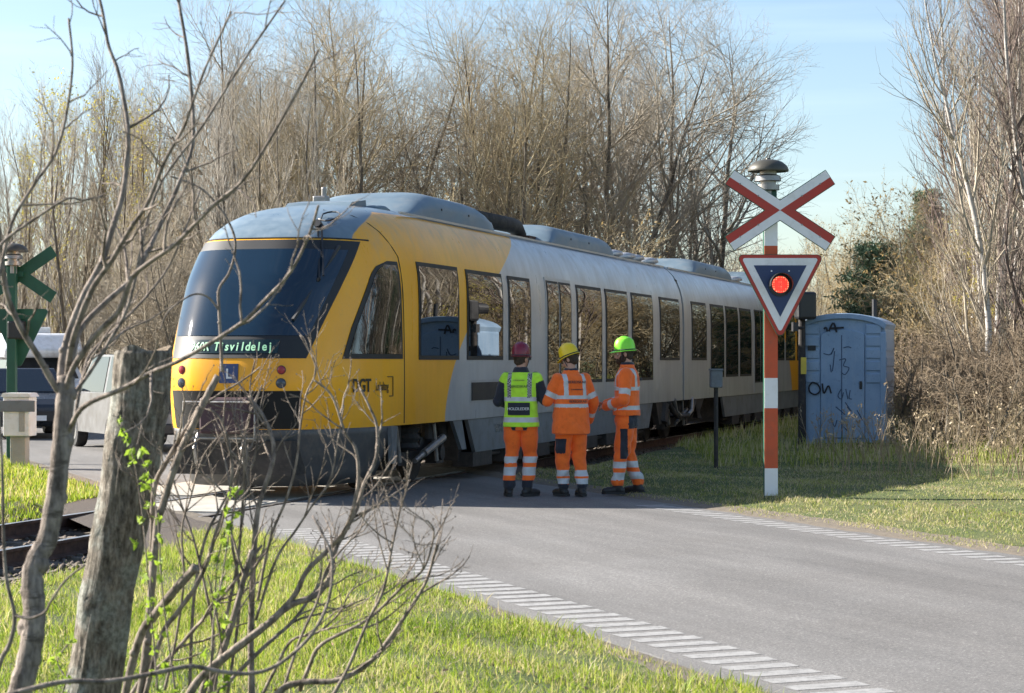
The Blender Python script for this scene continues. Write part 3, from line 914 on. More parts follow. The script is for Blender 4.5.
MT['twig_tan'] = bark('tan_twigs', (.25, .205, .13), (.50, .42, .27), scale=2, bump=0)
MT['twig_birch'] = bark('purple_brown_twigs', (.10, .075, .066), (.28, .22, .19), scale=2, bump=0)
MT['birch'] = bark('birch_bark', (.33, .305, .275), (.54, .51, .47), scale=5, marks=(.06, .05, .045))
def leafmat(name, a, b, tr_=.45):
    m = bpy.data.materials.new(name); m.use_nodes = True
    t = NT(m); vec = t.coord('Object'); c = t.ramp(t.noise(vec, 3, 4), [(.3, a), (.7, b)])
    t.l(c, t.b.inputs['Base Color']); t.b.inputs['Roughness'].default_value = .6
    tb = t.n('ShaderNodeBsdfTranslucent'); t.l(c, tb.inputs[0])
    ms = t.n('ShaderNodeMixShader'); ms.inputs[0].default_value = tr_
    t.l(t.b.outputs[0], ms.inputs[1]); t.l(tb.outputs[0], ms.inputs[2])
    t.l(ms.outputs[0], t.t.nodes['Material Output'].inputs[0])
    return m
MT['bud'] = leafmat('yellow_green_buds', (.36, .33, .05), (.58, .50, .12))
MT['bud_tan'] = leafmat('tan_buds', (.24, .17, .07), (.40, .29, .13))
MT['needle'] = leafmat('dark_needles', (.05, .10, .055), (.13, .20, .11), .25)
MT['leaf'] = leafmat('fresh_leaves', (.22, .34, .03), (.36, .48, .06), .5)
MT['dry'] = leafmat('dry_stalks', (.26, .19, .11), (.50, .40, .26), .3)

def make_tree(name, label, cat, group, trunk_parts, crown_parts, tm, cm, extra=None):
    root = thing(name, label, cat, group=group)
    v, f = join_arrays([tubes(*p) for p in trunk_parts]); link('trunk', arr_mesh('trunk', v, f), tm, root, smooth=True)
    v, f = join_arrays([tubes(a, b, k) for a, b, k in crown_parts]); link('crown', arr_mesh('crown', v, f), cm, root)
    for nm, (v, f), mm in extra or []: link(nm, arr_mesh(nm, v, f), mm, root)
    return root

def tall_tree(seed, H=14, stems=1, spread=.5, r=.16, dens=1., tm='bark', cm='twig', buds=None, low=.15, up=.9, name='bare_tree', label='', group=None, L1=.42, cat='tree'):
    rng = np.random.default_rng(seed)
    tp = []; S = []
    for k in range(stems):
        a = 2 * math.pi * (k + rng.random() * .6) / stems
        ln = .0 if stems == 1 else .14 + .20 * rng.random()
        p, rr = stem(rng, H * (1 - .25 * rng.random() * (stems > 1)), r * (1 if stems == 1 else .75), 18, base=(.15 * math.cos(a) * (stems > 1), .15 * math.sin(a) * (stems > 1), -.1),
                     d0=(ln * math.cos(a), ln * math.sin(a), 1), wander=.045)
        tp.append((p, rr, 8)); S.append((p, rr))
    PP = np.concatenate([a for a, _ in S]); PR = np.concatenate([b for _, b in S])
    n1 = max(6, int(26 * dens / (1 + .25 * (stems - 1))))
    b1 = grow(rng, PP, PR, n1, (low, .96), spread * 1.15, H * L1, 10, up * .9, .07, .25, .016, .008, .62)
    b2 = grow(rng, *b1, int(10.5 * dens), (.15, .97), spread * 1.1, H * .17, 7, up * .6, .10, .35, .012, .005, .5)
    b3 = grow(rng, *b2, int(7.6 * dens), (.15, 1.), spread * 1.1, H * .075, 5, up * .4, .12, .5,   .010, .0032, .4)
    cp = [(*b1, 4), (*b2, 3), (*b3, 3)]
    sel = rng.random(len(b3[0])) < .5
    b4 = grow(rng, b3[0][sel], b3[1][sel], 3, (.3, 1.), .6, H * .03, 4, .2, .15, .6, .012, .0028, .3)
    cp.append((*b4, 3))
    ex = []
    if buds:
        pts = np.concatenate([b3[0][:, 2:].reshape(-1, 3), b4[0][:, 2:].reshape(-1, 3)]); pts = pts[rng.random(len(pts)) < buds[1]]
        ex.append(('foliage', leaf_quads(rng, pts, buds[2]), MT[buds[0]]))
    return make_tree(name, label, cat, group, tp, cp, MT[tm], MT[cm], ex)

def shrub(seed, H=4, stems=9, dens=1., cm='twig', buds=None, spread=.55, name='bare_shrub', label='', group=None):
    rng = np.random.default_rng(seed)
    tp = []; A = []; B = []
    for k in range(stems):
        a = 2 * math.pi * rng.random(); ln = .75 * rng.random()
        p, rr = stem(rng, H * (.6 + .5 * rng.random()), .03, 12, base=(.5 * rng.normal(), .5 * rng.normal(), -.1), d0=(ln * math.cos(a), ln * math.sin(a), 1), wander=.09)
        tp.append((p, rr, 5)); A.append(p); B.append(rr)
    PP = np.concatenate(A); PR = np.concatenate(B)
    b1 = grow(rng, PP, PR, int(12 * dens), (.1, .97), spread * 1.3, H * .42, 8, .5, .15, .35, .012, .006, .5)
    b2 = grow(rng, *b1, int(10.5 * dens), (.1, 1.), spread * 1.5, H * .18, 6, .25, .18, .5, .011, .0045, .4)
    sel = rng.random(len(b2[0])) < .7
    b3 = grow(rng, b2[0][sel], b2[1][sel], 4, (.2, 1.), .7, H * .07, 4, .1, .2, .6, .012, .004, .3)
    ex = []
    if buds:
        pts = np.concatenate([b2[0][:, 2:].reshape(-1, 3), b3[0][:, 1:].reshape(-1, 3)]); pts = pts[rng.random(len(pts)) < buds[1]]
        ex.append(('foliage', leaf_quads(rng, pts, buds[2]), MT[buds[0]]))
    return make_tree(name, label, 'shrub', group, tp, [(*b1, 3), (*b2, 3), (*b3, 3)], MT['bark'], MT[cm], ex)

def conifer(seed, H, wd, label, layers=26, droop=-.25):
    rng = np.random.default_rng(seed)
    p, rr = stem(rng, H, .14, 16, wander=.015, base=(0, 0, -.1))
    A = []
    for k in range(layers):
        t_ = .10 + .88 * k / layers
        for j in range(rng.integers(4, 7)):
            a = rng.random() * 6.283; L = wd * (1 - t_) ** .8 * (.55 + .6 * rng.random()) + .15
            q = t_ * 15; i = min(14, int(q)); base = p[0, i] * (1 - q + i) + p[0, i + 1] * (q - i)
            n = 7; line = np.zeros((n, 3)); d = np.array([math.cos(a), math.sin(a), .25 + .5 * t_]); d /= np.linalg.norm(d)
            line[0] = base
            for x in range(1, n):
                line[x] = line[x - 1] + d * L / (n - 1); d = unit(d + np.array([0, 0, droop / n]) + .06 * rng.normal(size=3))
            A.append(line)
    A = np.array(A); Br = np.full(A.shape[:2], .02) * np.linspace(1, .3, 7)[None]
    b2 = grow(rng, A, Br, 8, (.25, 1), .8, wd * .3, 4, .1, .12, .5, .01, .004, .3)
    pts = np.concatenate([A[:, 2:].reshape(-1, 3), b2[0].reshape(-1, 3)])
    pts = np.repeat(pts, 9, 0) + rng.normal(size=(len(pts) * 9, 3)) * np.array([.11, .11, .05])
    K = len(pts); u = unit(rng.normal(size=(K, 3)) + np.array([0, 0, .4])); v = unit(np.cross(u, rng.normal(size=(K, 3))))
    s = .10 * (.6 + .8 * rng.random((K, 1)))
    V = np.stack([pts - u * s, pts - v * s * .22, pts + u * s, pts + v * s * .22], 1).reshape(-1, 3)
    return make_tree('pine_tree', label, 'tree', None, [(p, rr, 8)], [(A, Br, 4), (*b2, 3)], MT['bark'], MT['twig'], [('foliage', (V, np.arange(K * 4).reshape(K, 4)), MT['needle'])])

used = set()
def put(proto, px, Y, scale=1., rz=0, X=None, label=None, zs=None):
    if proto.name in used: o = copy_tree(proto)
    else: o = proto; used.add(proto.name)
    x = (px - 512) / FPX * Y if X is None else X
    o.location = (x, Y, float(hfun(np.array([x]), np.array([Y]))[0]) - .03)
    o.rotation_euler = (0, 0, rz); o.scale = (scale, scale, scale * (zs or 1))
    if label: o['label'] = label
    return o
rg = random.Random(11)
GT = 'slender bare trees of the thicket beyond the railway'
LT_ = 'slender bare grey-brown tree in the dense thicket beyond the railway'
slim = [tall_tree(100 + k, 9, 1, .38, .065, .62, 'bark', ('twig_grey', 'twig', 'twig_grey', 'twig')[k], None, .06, 1.2, 'thicket_tree', LT_, GT, .26) for k in range(4)]
GY = 'yellow budding trees of the thicket'
slimy = [tall_tree(120 + k, 9, 1, .36, .06, .62, 'bark', 'twig_tan', ('bud', .42, .05), .1, 1.2, 'thicket_tree', 'slender tree dusted with yellow-green buds in the thicket beyond the railway', GY, .27) for k in range(2)]
# top line of the thicket as seen over the parked cars: (pixel, height in the photograph)
TOP = [(-60, 190), (0, 150), (30, 112), (60, 82), (100, 86), (150, 104), (190, 84), (240, 70), (330, 90), (440, 110)]
def top_at(px): return float(np.interp(px, [a for a, _ in TOP], [b for _, b in TOP]))
for k in range(64):
    px = -70 + 390 * (k + rg.random()) / 64
    Y = rg.choice([50, 54, 59, 64, 70]) + rg.uniform(-2, 2)
    x = (px - 512) / FPX * Y
    if x * N_.x + Y * N_.y - TRK < 4: continue
    if 4 < x * RM.x + Y * RM.y < 11.5: Y += 14
    h = CAM_H + (361 - top_at(px) - rg.uniform(-10, 45)) / FPX * Y
    yel = (25 < px < 72 and rg.random() < .55) or (130 < px < 175 and rg.random() < .35)
    put(rg.choice(slimy if yel else slim), px, Y, h / 9.2, rg.uniform(0, 6.28))
for k in range(8):                                               # second depth of the same thicket
    px = 0 + 560 * (k + rg.random()) / 26; Y = rg.uniform(78, 100)
    h = CAM_H + (361 - max(top_at(px), 95) - rg.uniform(0, 40)) / FPX * Y
    put(rg.choice(slim), px, Y, h / 9.2, rg.uniform(0, 6.28))
# the big bare trees behind the train
GB = 'big bare trees behind the train'
big = [tall_tree(200 + k, 13, (4, 2, 3, 5)[k], (.68, .60, .70, .66)[k], (.17, .19, .16, .15)[k], (1.04, 1.05, 1.04, .95)[k], 'bark', ('twig', 'twig_grey', 'twig', 'twig_tan')[k], None, (.13, .2, .13, .12)[k], .62, 'bare_tree',
                 'big many-branched leafless tree towering behind the train', GB, .40) for k in range(4)]
for px, top, Y, k in ((232, 12, 62, 0), (268, -8, 68, 1), (318, 10, 60, 3), (362, 2, 66, 0), (448, 40, 68, 2), (478, 22, 62, 0), (522, 4, 60, 3), (560, 24, 70, 2), (604, -10, 64, 0), (640, -26, 74, 1)):
    put(big[k], px, Y, (CAM_H + (361 - top) / FPX * Y) / 13.2, rg.uniform(0, 6.28))
end = tall_tree(230, 13, 3, .66, .17, .95, 'bark', 'twig_grey', None, .16, .6, 'bare_tree', 'big pale leafless tree behind the train, nearest to the red and white crossing sign', None, .46)
put(end, 688, 68, (CAM_H + (361 + 4) / FPX * 68) / 13.2, 1.0)
# scrub at their feet
GS = 'brown scrub bushes behind the train'
scr = [shrub(300 + k, 4.2, 10, 1., ('twig', 'twig_tan', 'twig')[k], (('bud_tan', .12, .04) if k == 1 else None), label='tangled brown leafless bush under the trees behind the train', group=GS) for k in range(3)]
for k in range(34):
    px = 150 + 640 * (k + rg.random()) / 34; Y = rg.uniform(50, 62) + max(0, (px - 560) * .10)
    x = (px - 512) / FPX * Y
    if x * N_.x + Y * N_.y - TRK < 3.5: Y += 12
    put(rg.choice(scr), px, Y, rg.uniform(.85, 1.3), rg.uniform(0, 6.28))
# wood on the right
GR = 'white-stemmed birches of the wood beside the railway'
bir = [tall_tree(400 + k, 13, 1, .42, .10, .70, 'birch', ('twig_birch', 'twig')[k % 2], None, .08, 1.3, 'birch_tree', 'slender leafless birch with pale stem in the wood right of the railway', GR, .27) for k in range(4)]
for k in range(15):
    px = 962 + 95 * (k + rg.random()) / 15; Y = rg.uniform(36, 56)
    top = 30 - (px - 955) * 2.2 + rg.uniform(-40, 60)
    put(rg.choice(bir), px, Y, (CAM_H + (361 - top) / FPX * Y) / 13.2, rg.uniform(0, 6.28))
for k in range(46):                                                # the wood goes on to the right, mirrored in the train's windows
    Y = rg.uniform(36, 78); X = rg.uniform(.262 * Y + 1.0, .262 * Y + 20)
    put(rg.choice(bir), 0, Y, rg.uniform(.8, 1.15), rg.uniform(0, 6.28), X=X)
GM = 'tan budding bushes at the edge of the wood'
tan = [shrub(500 + k, 5, 10, 1.05, 'twig_tan', (('bud_tan', 'bud', 'bud_tan')[k], (.28, .5, .2)[k], .05), .5, 'budding_shrub', 'tall tan bush in early bud at the edge of the wood beyond the blue toilet', GM) for k in range(3)]
for px, top, Y, k in ((905, 330, 62, 0), (908, 290, 74, 1), (922, 240, 76, 0), (944, 262, 70, 1), (938, 212, 74, 0), (955, 200, 70, 2), (934, 290, 72, 1), (952, 270, 66, 1), (974, 250, 56, 0), (980, 210, 58, 2), (996, 235, 52, 0), (1002, 250, 46, 2), (1020, 265, 44, 0), (1045, 250, 44, 1)):
    put(tan[k], px, Y, (CAM_H + (361 - top) / FPX * Y) / 5.3, rg.uniform(0, 6.28))
fir = conifer(640, 12, 3.2, 'added dark fir out of view, blocking sky in the window reflections', 26, -.35); fir['group'] = 'added firs out of view that darken the window reflections'
for k in range(22):  # row added out of view to keep bright sky out of the train windows
    Y = 44 + k * 2.0; X = .262 * Y + 17 + rg.uniform(-1.5, 4)
    put(fir, 0, Y, rg.uniform(.9, 1.25), rg.uniform(0, 6.28), X=X)
# brambles in front of the wood
GBr = 'brambles at the foot of the wood'
MT['twig_dark'] = bark('dark_bramble_stems', (.11, .085, .058), (.32, .25, .175), scale=2, bump=0)
brm = [shrub(520 + k, 1.7, 14, .9, ('twig_dark', 'twig_dark')[k], None, .7, 'bramble_bush', 'low tangled brown bramble at the foot of the birch wood', GBr) for k in range(2)]
for k in range(20):
    px = 962 + 95 * (k + rg.random()) / 20; Y = rg.uniform(33, 44) + (8 if px < 975 else 0)
    put(rg.choice(brm), px, Y, rg.uniform(.7, 1.35), rg.uniform(0, 6.28))
put(conifer(600, 6.0, 2.3, 'dark green conifer standing beyond the blue portable toilet', 10, -.5), 880, 60, (CAM_H + (361 - 240) / FPX * 60) / 6.0)
put(conifer(601, 8.0, 1.9, 'dark pine top rising behind the tan bushes at the edge of the wood', 18, .1), 927, 80, (CAM_H + (361 - 190) / FPX * 80) / 8.0)
far = tall_tree(610, 10, 3, .5, .12, .7, 'bark', 'twig_tan', ('bud_tan', .2, .06), .1, .9, 'distant_tree', 'hazy distant leafless tree far down the railway line', 'distant bare trees down the line', .4)
for px, top, Y in ((806, 262, 115), (828, 236, 120), (848, 222, 112), (866, 246, 125), (780, 268, 130), (895, 258, 118), (752, 262, 128), (912, 250, 120)):
    put(far, px, Y, (CAM_H + (361 - top) / FPX * Y) / 10.2, rg.uniform(0, 6.28))
# very far wood closing the view
rngf = np.random.default_rng(77); parts = []; 
A = []; Bq = []
for k in range(260):
    px = rngf.uniform(-700, 1700); Y = rngf.uniform(150, 210); p, rr = stem(rngf, rngf.uniform(7, 13), .12, 8, base=((px - 512) / FPX * Y, Y, -.2), wander=.05)
    A.append(p); Bq.append(rr)
A = np.concatenate(A); Bq = np.concatenate(Bq)
f1 = grow(rngf, A, Bq, 16, (.08, .97), .5, 3.2, 6, .8, .1, .4, .014, .02, .5)
f2 = grow(rngf, *f1, 7, (.1, 1), .6, 1.3, 4, .5, .12, .6, .02, .016, .4)
v, f = join_arrays([tubes(A, Bq, 4), tubes(*f1, 3), tubes(*f2, 3)])
tag(link('distant_wood', arr_mesh('distant_wood', v, f), MT['twig']), kind='stuff')
# ------------------------------------------------------------------ level crossing signals
MT['sign_red'] = mat('sign_red', (.42, .035, .022), .4, var=.12, scale=3, dirt=(.30, .06, .04))
MT['sign_white'] = mat('sign_white', (.74, .74, .76), .4, var=.05, scale=3, dirt=(.60, .59, .57))
MT['sign_blue'] = mat('sign_blue', (.014, .035, .115), .4, var=.12, scale=4)
MT['sign_green'] = mat('sign_back_green', (.012, .075, .045), .5, var=.2, scale=3)
MT['pole_red'] = mat('pole_orange_red', (.50, .075, .022), .45, var=.15, scale=3, dirt=(.33, .08, .04))
MT['bell'] = mat('weathered_bell', (.07, .066, .052), .5, .3, var=.3, scale=6)
m = bpy.data.materials.new('red_signal_light'); m.use_nodes = True
t = NT(m); vec = t.coord('Object', (38, 38, 38))
vo = t.n('ShaderNodeTexVoronoi'); vo.inputs['Scale'].default_value = 1; vo.inputs['Randomness'].default_value = .15; t.l(vec, vo.inputs['Vector'])
dots = t.ramp(vo.outputs[0], [(.28, (1, .30, .16)), (.48, (.55, .03, .02))])
t.b.inputs['Base Color'].default_value = (.5, .03, .02, 1)
t.l(dots, t.b.inputs['Emission Color']); t.b.inputs['Emission Strength'].default_value = .6
MT['signal_light'] = m

def round_poly(pts, r, k=5):                                   # corners rounded
    out = []; n = len(pts)
    for i in range(n):
        p, a, c = Vector(pts[i]), Vector(pts[i - 1]), Vector(pts[(i + 1) % n])
        u, v = (a - p).normalized(), (c - p).normalized()
        ang = math.acos(max(-1, min(1, u.dot(v)))); d = r / math.tan(ang / 2)
        s, e = p + u * d, p + v * d; ctr = p + (u + v).normalized() * (r / math.sin(ang / 2))
        a0 = math.atan2(*(s - ctr).yx); a1 = math.atan2(*(e - ctr).yx)
        dl = (a1 - a0 + math.pi) % (2 * math.pi) - math.pi
        out += [tuple(ctr + Vector((math.cos(a0 + dl * j / k), math.sin(a0 + dl * j / k))) * r) for j in range(k + 1)]
    return out

def crossing_signal(label, loc, rz, zc, zt, pole_h, bands, ox=.0, lamp=True, kx=1.0):
    # faces -Y in its own frame; zc: centre of the cross, zt: top edge of the triangle
    root = thing('crossing_signal', label, 'crossing sign', loc, rz, None)
    F_ = lambda y: (lambda a, b_, q: Vector((a + ox, y + q, b_)))
    b = MB(); b.box((0, 0, pole_h / 2 - .1), (.150, .10, pole_h + .2)); po = b.build('pole', MT['sign_green'], root, bevel=.01)
    for z0, z1, mm in bands:
        b = MB(); b.box((0.006, -.056, (z0 + z1) / 2), (.150, .014, z1 - z0)); b.build('pole_band', MT[mm], po)
    # St Andrew's cross
    cr = MB(); L, W_ = .725 * kx, .105 * kx; th = R(33.5)
    def arm(sg, y0, y1, w0, w1, l0, l1, mi, mb):
        u = Vector((math.cos(th), math.sin(th) * sg)); v = Vector((-u.y, u.x))
        pts = [u * l0 + v * w0, u * l1 + v * w0, u * l1 + v * w1, u * l0 + v * w1]
        mb.prism([(p.x, p.y + zc) for p in pts], F_(0), y0, y1, mi)
    for sg, y in ((1, -.105), (-1, -.119)):
        arm(sg, y, y - .012, -W_, W_, -L, L, 0, cr)
    co = cr.build('cross_plate', [MT['sign_green']], root, bevel=.004)
    e = .008
    for sg in (1, -1):
        for end in (1, -1):
            for part, mm in ((1, 'sign_white'), (-1, 'sign_red')):
                # the half of each arm that looks up or down is white, the half that looks sideways is red
                s_ = part * (1 if (sg * end) > 0 else -1) * (1 if end > 0 else 1)
                u = Vector((math.cos(th), math.sin(th) * sg)) * end; v = Vector((-u.y, u.x))
                up = 1 if u.y > 0 else -1
                vv = v if v.y * up > 0 else -v                 # towards vertical
                if part < 0: vv = -vv
                w1 = W_ - e
                c1 = w1 / math.tan(th) if part < 0 else w1 * math.tan(th)     # mitre at the centre
                if part < 0: i1 = u * (w1 / math.tan(R(90) - th) if False else w1 * math.cos(th) / math.sin(th)) + vv * w1
                else: i1 = u * (w1 * math.sin(th) / math.cos(th)) + vv * w1
                pts = [Vector((0, 0)), u * (L - e), u * (L - e) + vv * w1, i1]
                b = MB(); b.prism([(p.x, p.y + zc) for p in pts], F_(0), -.134, -.125 if False else -.128)
                b.build('white_stripe' if part > 0 else 'red_stripe', MT[mm], co)
    bl = MB()
    for sg in (1, -1):
        for l in (-.55, -.3, .3, .55):
            p = Vector((math.cos(th), math.sin(th) * sg)) * l
            bl.cyl((p.x + ox, -.13, p.y + zc), (p.x + ox, -.142, p.y + zc), .010, n=8)
    bl.build('cross_bolt', MT['steel'], co)
    br = MB(); br.box((ox / 2, -.075, zc), (.24, .06, .08)); br.box((ox / 2, -.075, zt - .12), (.24, .06, .08)); br.build('sign_bracket', MT['sign_green'], root)
    # triangle, point down
    hw, hh = .53 * kx, .99 * kx
    tri = lambda s_: [(-s_[0], zt - s_[1]), (s_[0], zt - s_[1]), (0, zt - s_[2])]
    b = MB(); b.prism(round_poly([(-hw, zt), (hw, zt), (0, zt - hh - .04)], .05), F_(0), -.13, -.105); to = b.build('triangle_plate', MT['sign_green'], root)
    def tri_in(d):                                              # inset triangle
        a = math.atan2(hw, hh + .04); dx = d / math.cos(a) + d * math.tan(a)
        return [(-(hw - dx), zt - d), (hw - dx, zt - d), (0, zt - hh - .04 + d / math.sin(a))]
    for d, r_, mm, y, nm in ((.006, .046, 'sign_red', -.133, 'red_border'), (.042, .022, 'sign_white', -.1365, 'white_border'), (.125, .004, 'sign_blue', -.140, 'blue_field')):
        b = MB(); b.prism(round_poly(tri_in(d), r_), F_(0), y, y + .0028); b.build(nm, MT[mm], to)
    zl = zt - .36 * kx
    bl = MB()
    for x in (-.30, -.1, .1, .30): bl.cyl((x + ox, -.14, zt - .19), (x + ox, -.15, zt - .19), .010, n=8)
    bl.build('triangle_bolt', MT['white'], to)
    if lamp:
        b = MB()
        n = 24
        ring = []
        for y, r_ in ((-.14, .135), (-.17, .135), (-.172, .100), (-.15, .097)): ring.append([Vector((ox + r_ * math.cos(2 * math.pi * k / n), y, zl + r_ * math.sin(2 * math.pi * k / n))) for k in range(n)])
        b.grid(ring, closed=True); lh = b.build('lamp_housing', MT['black'], root, auto=40)
        b = MB(); rows = []
        for y, r_ in ((-.158, .096), (-.168, .07), (-.172, .03), (-.173, .004)): rows.append([Vector((ox + r_ * math.cos(2 * math.pi * k / n), y, zl + r_ * math.sin(2 * math.pi * k / n))) for k in range(n)])
        b.grid(rows, closed=True); b.build('signal_lens', MT['signal_light'], lh, smooth=True)
        b = MB(); rows = []                                     # visor round top and right side
        for y, k_ in ((-.165, 1.), (-.33, .96)):
            rows.append([Vector((ox + .135 * k_ * math.cos(a), y + (.10 * max(0, -math.sin(a)) if y < -.3 else 0), zl + .135 * k_ * math.sin(a))) for a in np.linspace(R(-60), R(190), 22)])
        b.grid(rows); v = b.build('visor', MT['black'], lh); sd = v.modifiers.new('thick', 'SOLIDIFY'); sd.thickness = .006
        b = MB(); b.lathe([(.12, -.12), (.15, -.05), (.15, .10), (.10, .16)], (ox, .0, zl), 16); 
        b = MB(); b.box((ox + .01, -.02, zl), (.27, .17, .30)); b.build('lamp_back', MT['black'], root, bevel=.03)
    # bell
    b = MB()
    z = pole_h
    b.lathe([(.06, -.12), (.06, 0), (.13, .01), (.13, .07), (.09, .075), (.09, .11), (.15, .115), (.145, .17), (.10, .19), (.10, .23)], (-.02, 0, z), 20); be = b.build('bell_base', MT['steel'], root, auto=40)
    b = MB(); b.lathe([(.10, .23), (.235, .225), (.238, .24), (.215, .29), (.16, .335), (.09, .358), (.03, .365), (.025, .38), (.005, .382)], (-.02, 0, z), 28); b.build('bell', MT['bell'], be, auto=40)
    return root

Zs = 23.6; Xs = (770 - 512) / FPX * Zs
hz_ = lambda y: CAM_H + (361 - y) / FPX * Zs
gz = float(hfun(np.array([Xs]), np.array([Zs]))[0])
crossing_signal('tall red and white crossing sign with blue triangle and lit red lamp', (Xs, Zs, gz), 0, hz_(211) - gz, hz_(255) - gz, hz_(191) - gz,
                [(0, hz_(468) - gz, 'sign_white'), (hz_(468) - gz, hz_(408) - gz, 'pole_red'), (hz_(408) - gz, hz_(378) - gz, 'sign_white'), (hz_(378) - gz, hz_(296) - gz, 'pole_red'), (hz_(256) - gz, hz_(246) - gz, 'pole_red'), (hz_(246) - gz, hz_(200) - gz, 'sign_white')], ox=.10, kx=.96)
Zl = 33.0; Xl = (12 - 512) / FPX * Zl
gl = float(hfun(np.array([Xl]), np.array([Zl]))[0])
crossing_signal('dark green back of a crossing sign with cross and triangle, left of the parked cars', (Xl, Zl, gl), R(172), 3.05 - gl, 2.49 - gl, 3.18 - gl, [(0, .4, 'sign_white'), (.4, 1.1, 'pole_red')], ox=-.08, lamp=True, kx=.95)
# small cabinet with a grey rail beside that sign
cb = thing('signal_cabinet', 'white relay cabinet on a grey post below the green sign back', 'cabinet', ((20 - 512) / FPX * 31.5, 31.5, 0), R(-6))
b = MB(); b.box((0, 0, .25), (.24, .2, .6)); b.build('post', MT['concrete'], cb, bevel=.01)
b = MB(); b.box((0, 0, .80), (.42, .34, .60)); b.build('box', MT['white'], cb, bevel=.015)
b = MB(); b.prism([(-.24, 1.10), (.24, 1.10), (.20, 1.16), (-.20, 1.16)], lambda a, h, q: Vector((a, q, h)), -.2, .2); b.build('lid', MT['white'], cb)
b = MB(); b.box((-.06, -.19, .96), (.72, .03, .17)); b.build('rail_band', MT['skirt'], cb, bevel=.004)
b = MB(); b.box((.09, -.174, .72), (.09, .008, .3)); b.build('label_plate', MT['concrete'], cb)
# grey junction box on a thin post in front of the train
Zj = 29.8; xj = (716 - 512) / FPX * Zj; gj = float(hfun(np.array([xj]), np.array([Zj]))[0])
jb = thing('junction_box', 'small grey junction box on a thin dark post beside the track', 'junction box', (xj, Zj, gj), R(4))
b = MB(); b.cyl((0, 0, -.1), (0, 0, 1.2), .032, n=10); b.build('post', MT['under'], jb)
b = MB(); b.box((0, 0, 1.29), (.17, .15, .25)); b.build('box', MT['skirt'], jb, bevel=.012)
b = MB(); b.box((0, 0, 1.43), (.19, .17, .025)); b.build('lid', MT['skirt'], jb)
# second signal mast beside the toilet, seen from behind
Zm = 37.0; xm_ = (802 - 512) / FPX * Zm; gm = float(hfun(np.array([xm_]), np.array([Zm]))[0])
sm = thing('signal_mast', 'dark mast with a black lamp hood left of the blue portable toilet', 'signal', (xm_, Zm, gm), R(12))
b = MB(); b.cyl((0, 0, -.1), (0, 0, 2.75), .075, .06, n=12); b.build('pole', MT['under'], sm)
b = MB(); b.box((.02, -.12, 2.50), (.36, .26, .50)); b.build('lamp_back', MT['black'], sm, bevel=.05)
b = MB(); rows = []
for y, k_ in ((-.02, 1.), (.26, .9)): rows.append([Vector((.02 + .17 * k_ * math.cos(a), y + .02, 2.5 + .17 * k_ * math.sin(a))) for a in np.linspace(R(-40), R(220), 18)])
b.grid(rows); v = b.build('hood', MT['black'], sm); sd = v.modifiers.new('thick', 'SOLIDIFY'); sd.thickness = .008
b = MB(); b.tube([(0, -.06, 2.1), (-.16, -.1, 2.1)], .03, 8); b.box((-.17, -.1, 2.12), (.10, .1, .16)); b.build('side_bracket', MT['black'], sm)
b = MB(); b.box((0, -.085, 1.42), (.10, .02, .30)); b.build('number_plate', mat('yellow_plate', (.6, .45, .05), .5), sm)

# ------------------------------------------------------------------ portable toilet
m = bpy.data.materials.new('weathered_blue_plastic'); m.use_nodes = True
t = NT(m); vec = t.coord('Object')
n1 = t.noise(vec, 1.3, 6); st = t.coord('Object', (5, 5, .6)); n2 = t.noise(st, 1.6, 6, .7); n3 = t.noise(vec, 22, 4, .7)
c = t.ramp(n1, [(.3, (.19, .29, .42)), (.7, (.29, .40, .54))])
c = t.mix(t.ramp(n2, [(.5, (0, 0, 0)), (.75, (.6, .6, .6))]), c, (.32, .40, .48))
c = t.mix(t.ramp(n3, [(.58, (0, 0, 0)), (.75, (.45, .45, .45))]), c, (.07, .08, .10))
t.l(c, t.b.inputs['Base Color']); t.b.inputs['Roughness'].default_value = .5
MT['toilet'] = m
MT['spray'] = mat('black_spray', (.008, .008, .012), .6, var=.2)
MT['spray2'] = mat('blue_black_spray', (.05, .085, .15), .6, var=.2)
Zt = 37.6; xt_ = (848 - 512) / FPX * Zt; gt = float(hfun(np.array([xt_]), np.array([Zt]))[0])
wc = thing('portable_toilet', 'weathered blue portable toilet with black graffiti on its door, beside the track', 'portable toilet', (xt_, Zt, gt - .02), R(-17))
TW, TD = .76, .70                                            # half width, half depth
def arch(x, k=1.0): return 2.00 + .30 * k * math.sqrt(max(0, 1 - (x / .84) ** 2)) if True else 0
b = MB()
prof = [(-TW, .0), (TW, .0), (TW, 2.02)] + [(x, arch(x)) for x in np.linspace(TW * .97, -TW * .97, 17)] + [(-TW, 2.02)]
b.prism(prof, lambda a, h, q: Vector((a, q, h)), -TD, TD)
wall = b.build('body', MT['toilet'], wc, bevel=.02)
b = MB(); sec = []
outer = [(x, arch(x) + .045) for x in np.linspace(-TW - .03, TW + .03, 19)]; inner = [(x * .95, h - .10) for x, h in outer][::-1]
b.prism(outer + inner, lambda a, h, q: Vector((a, q, h)), -TD - .06, TD + .06); b.build('roof', MT['toilet'], wc, bevel=.012)
for sx_ in (-1, 1):
    b = MB(); b.box((sx_ * (TW - .035), -TD - .02, 1.0), (.11, .06, 2.0)); b.build('corner_post', MT['toilet'], wc, bevel=.02)
    b = MB()
    b.box((sx_ * .555, -TD - .008, 1.0), (.30, .03, 1.96))
    for k in range(5): b.prism([(0, 0), (.022, .02), (.022, .17), (0, .19)], lambda a, h, q, sx_=sx_, k=k: Vector((sx_ * .555 + q, -TD - .022 - a, 1.08 + k * .22 + h)), -.13, .13)
    b.build('front_panel', MT['toilet'], wc, bevel=.004)
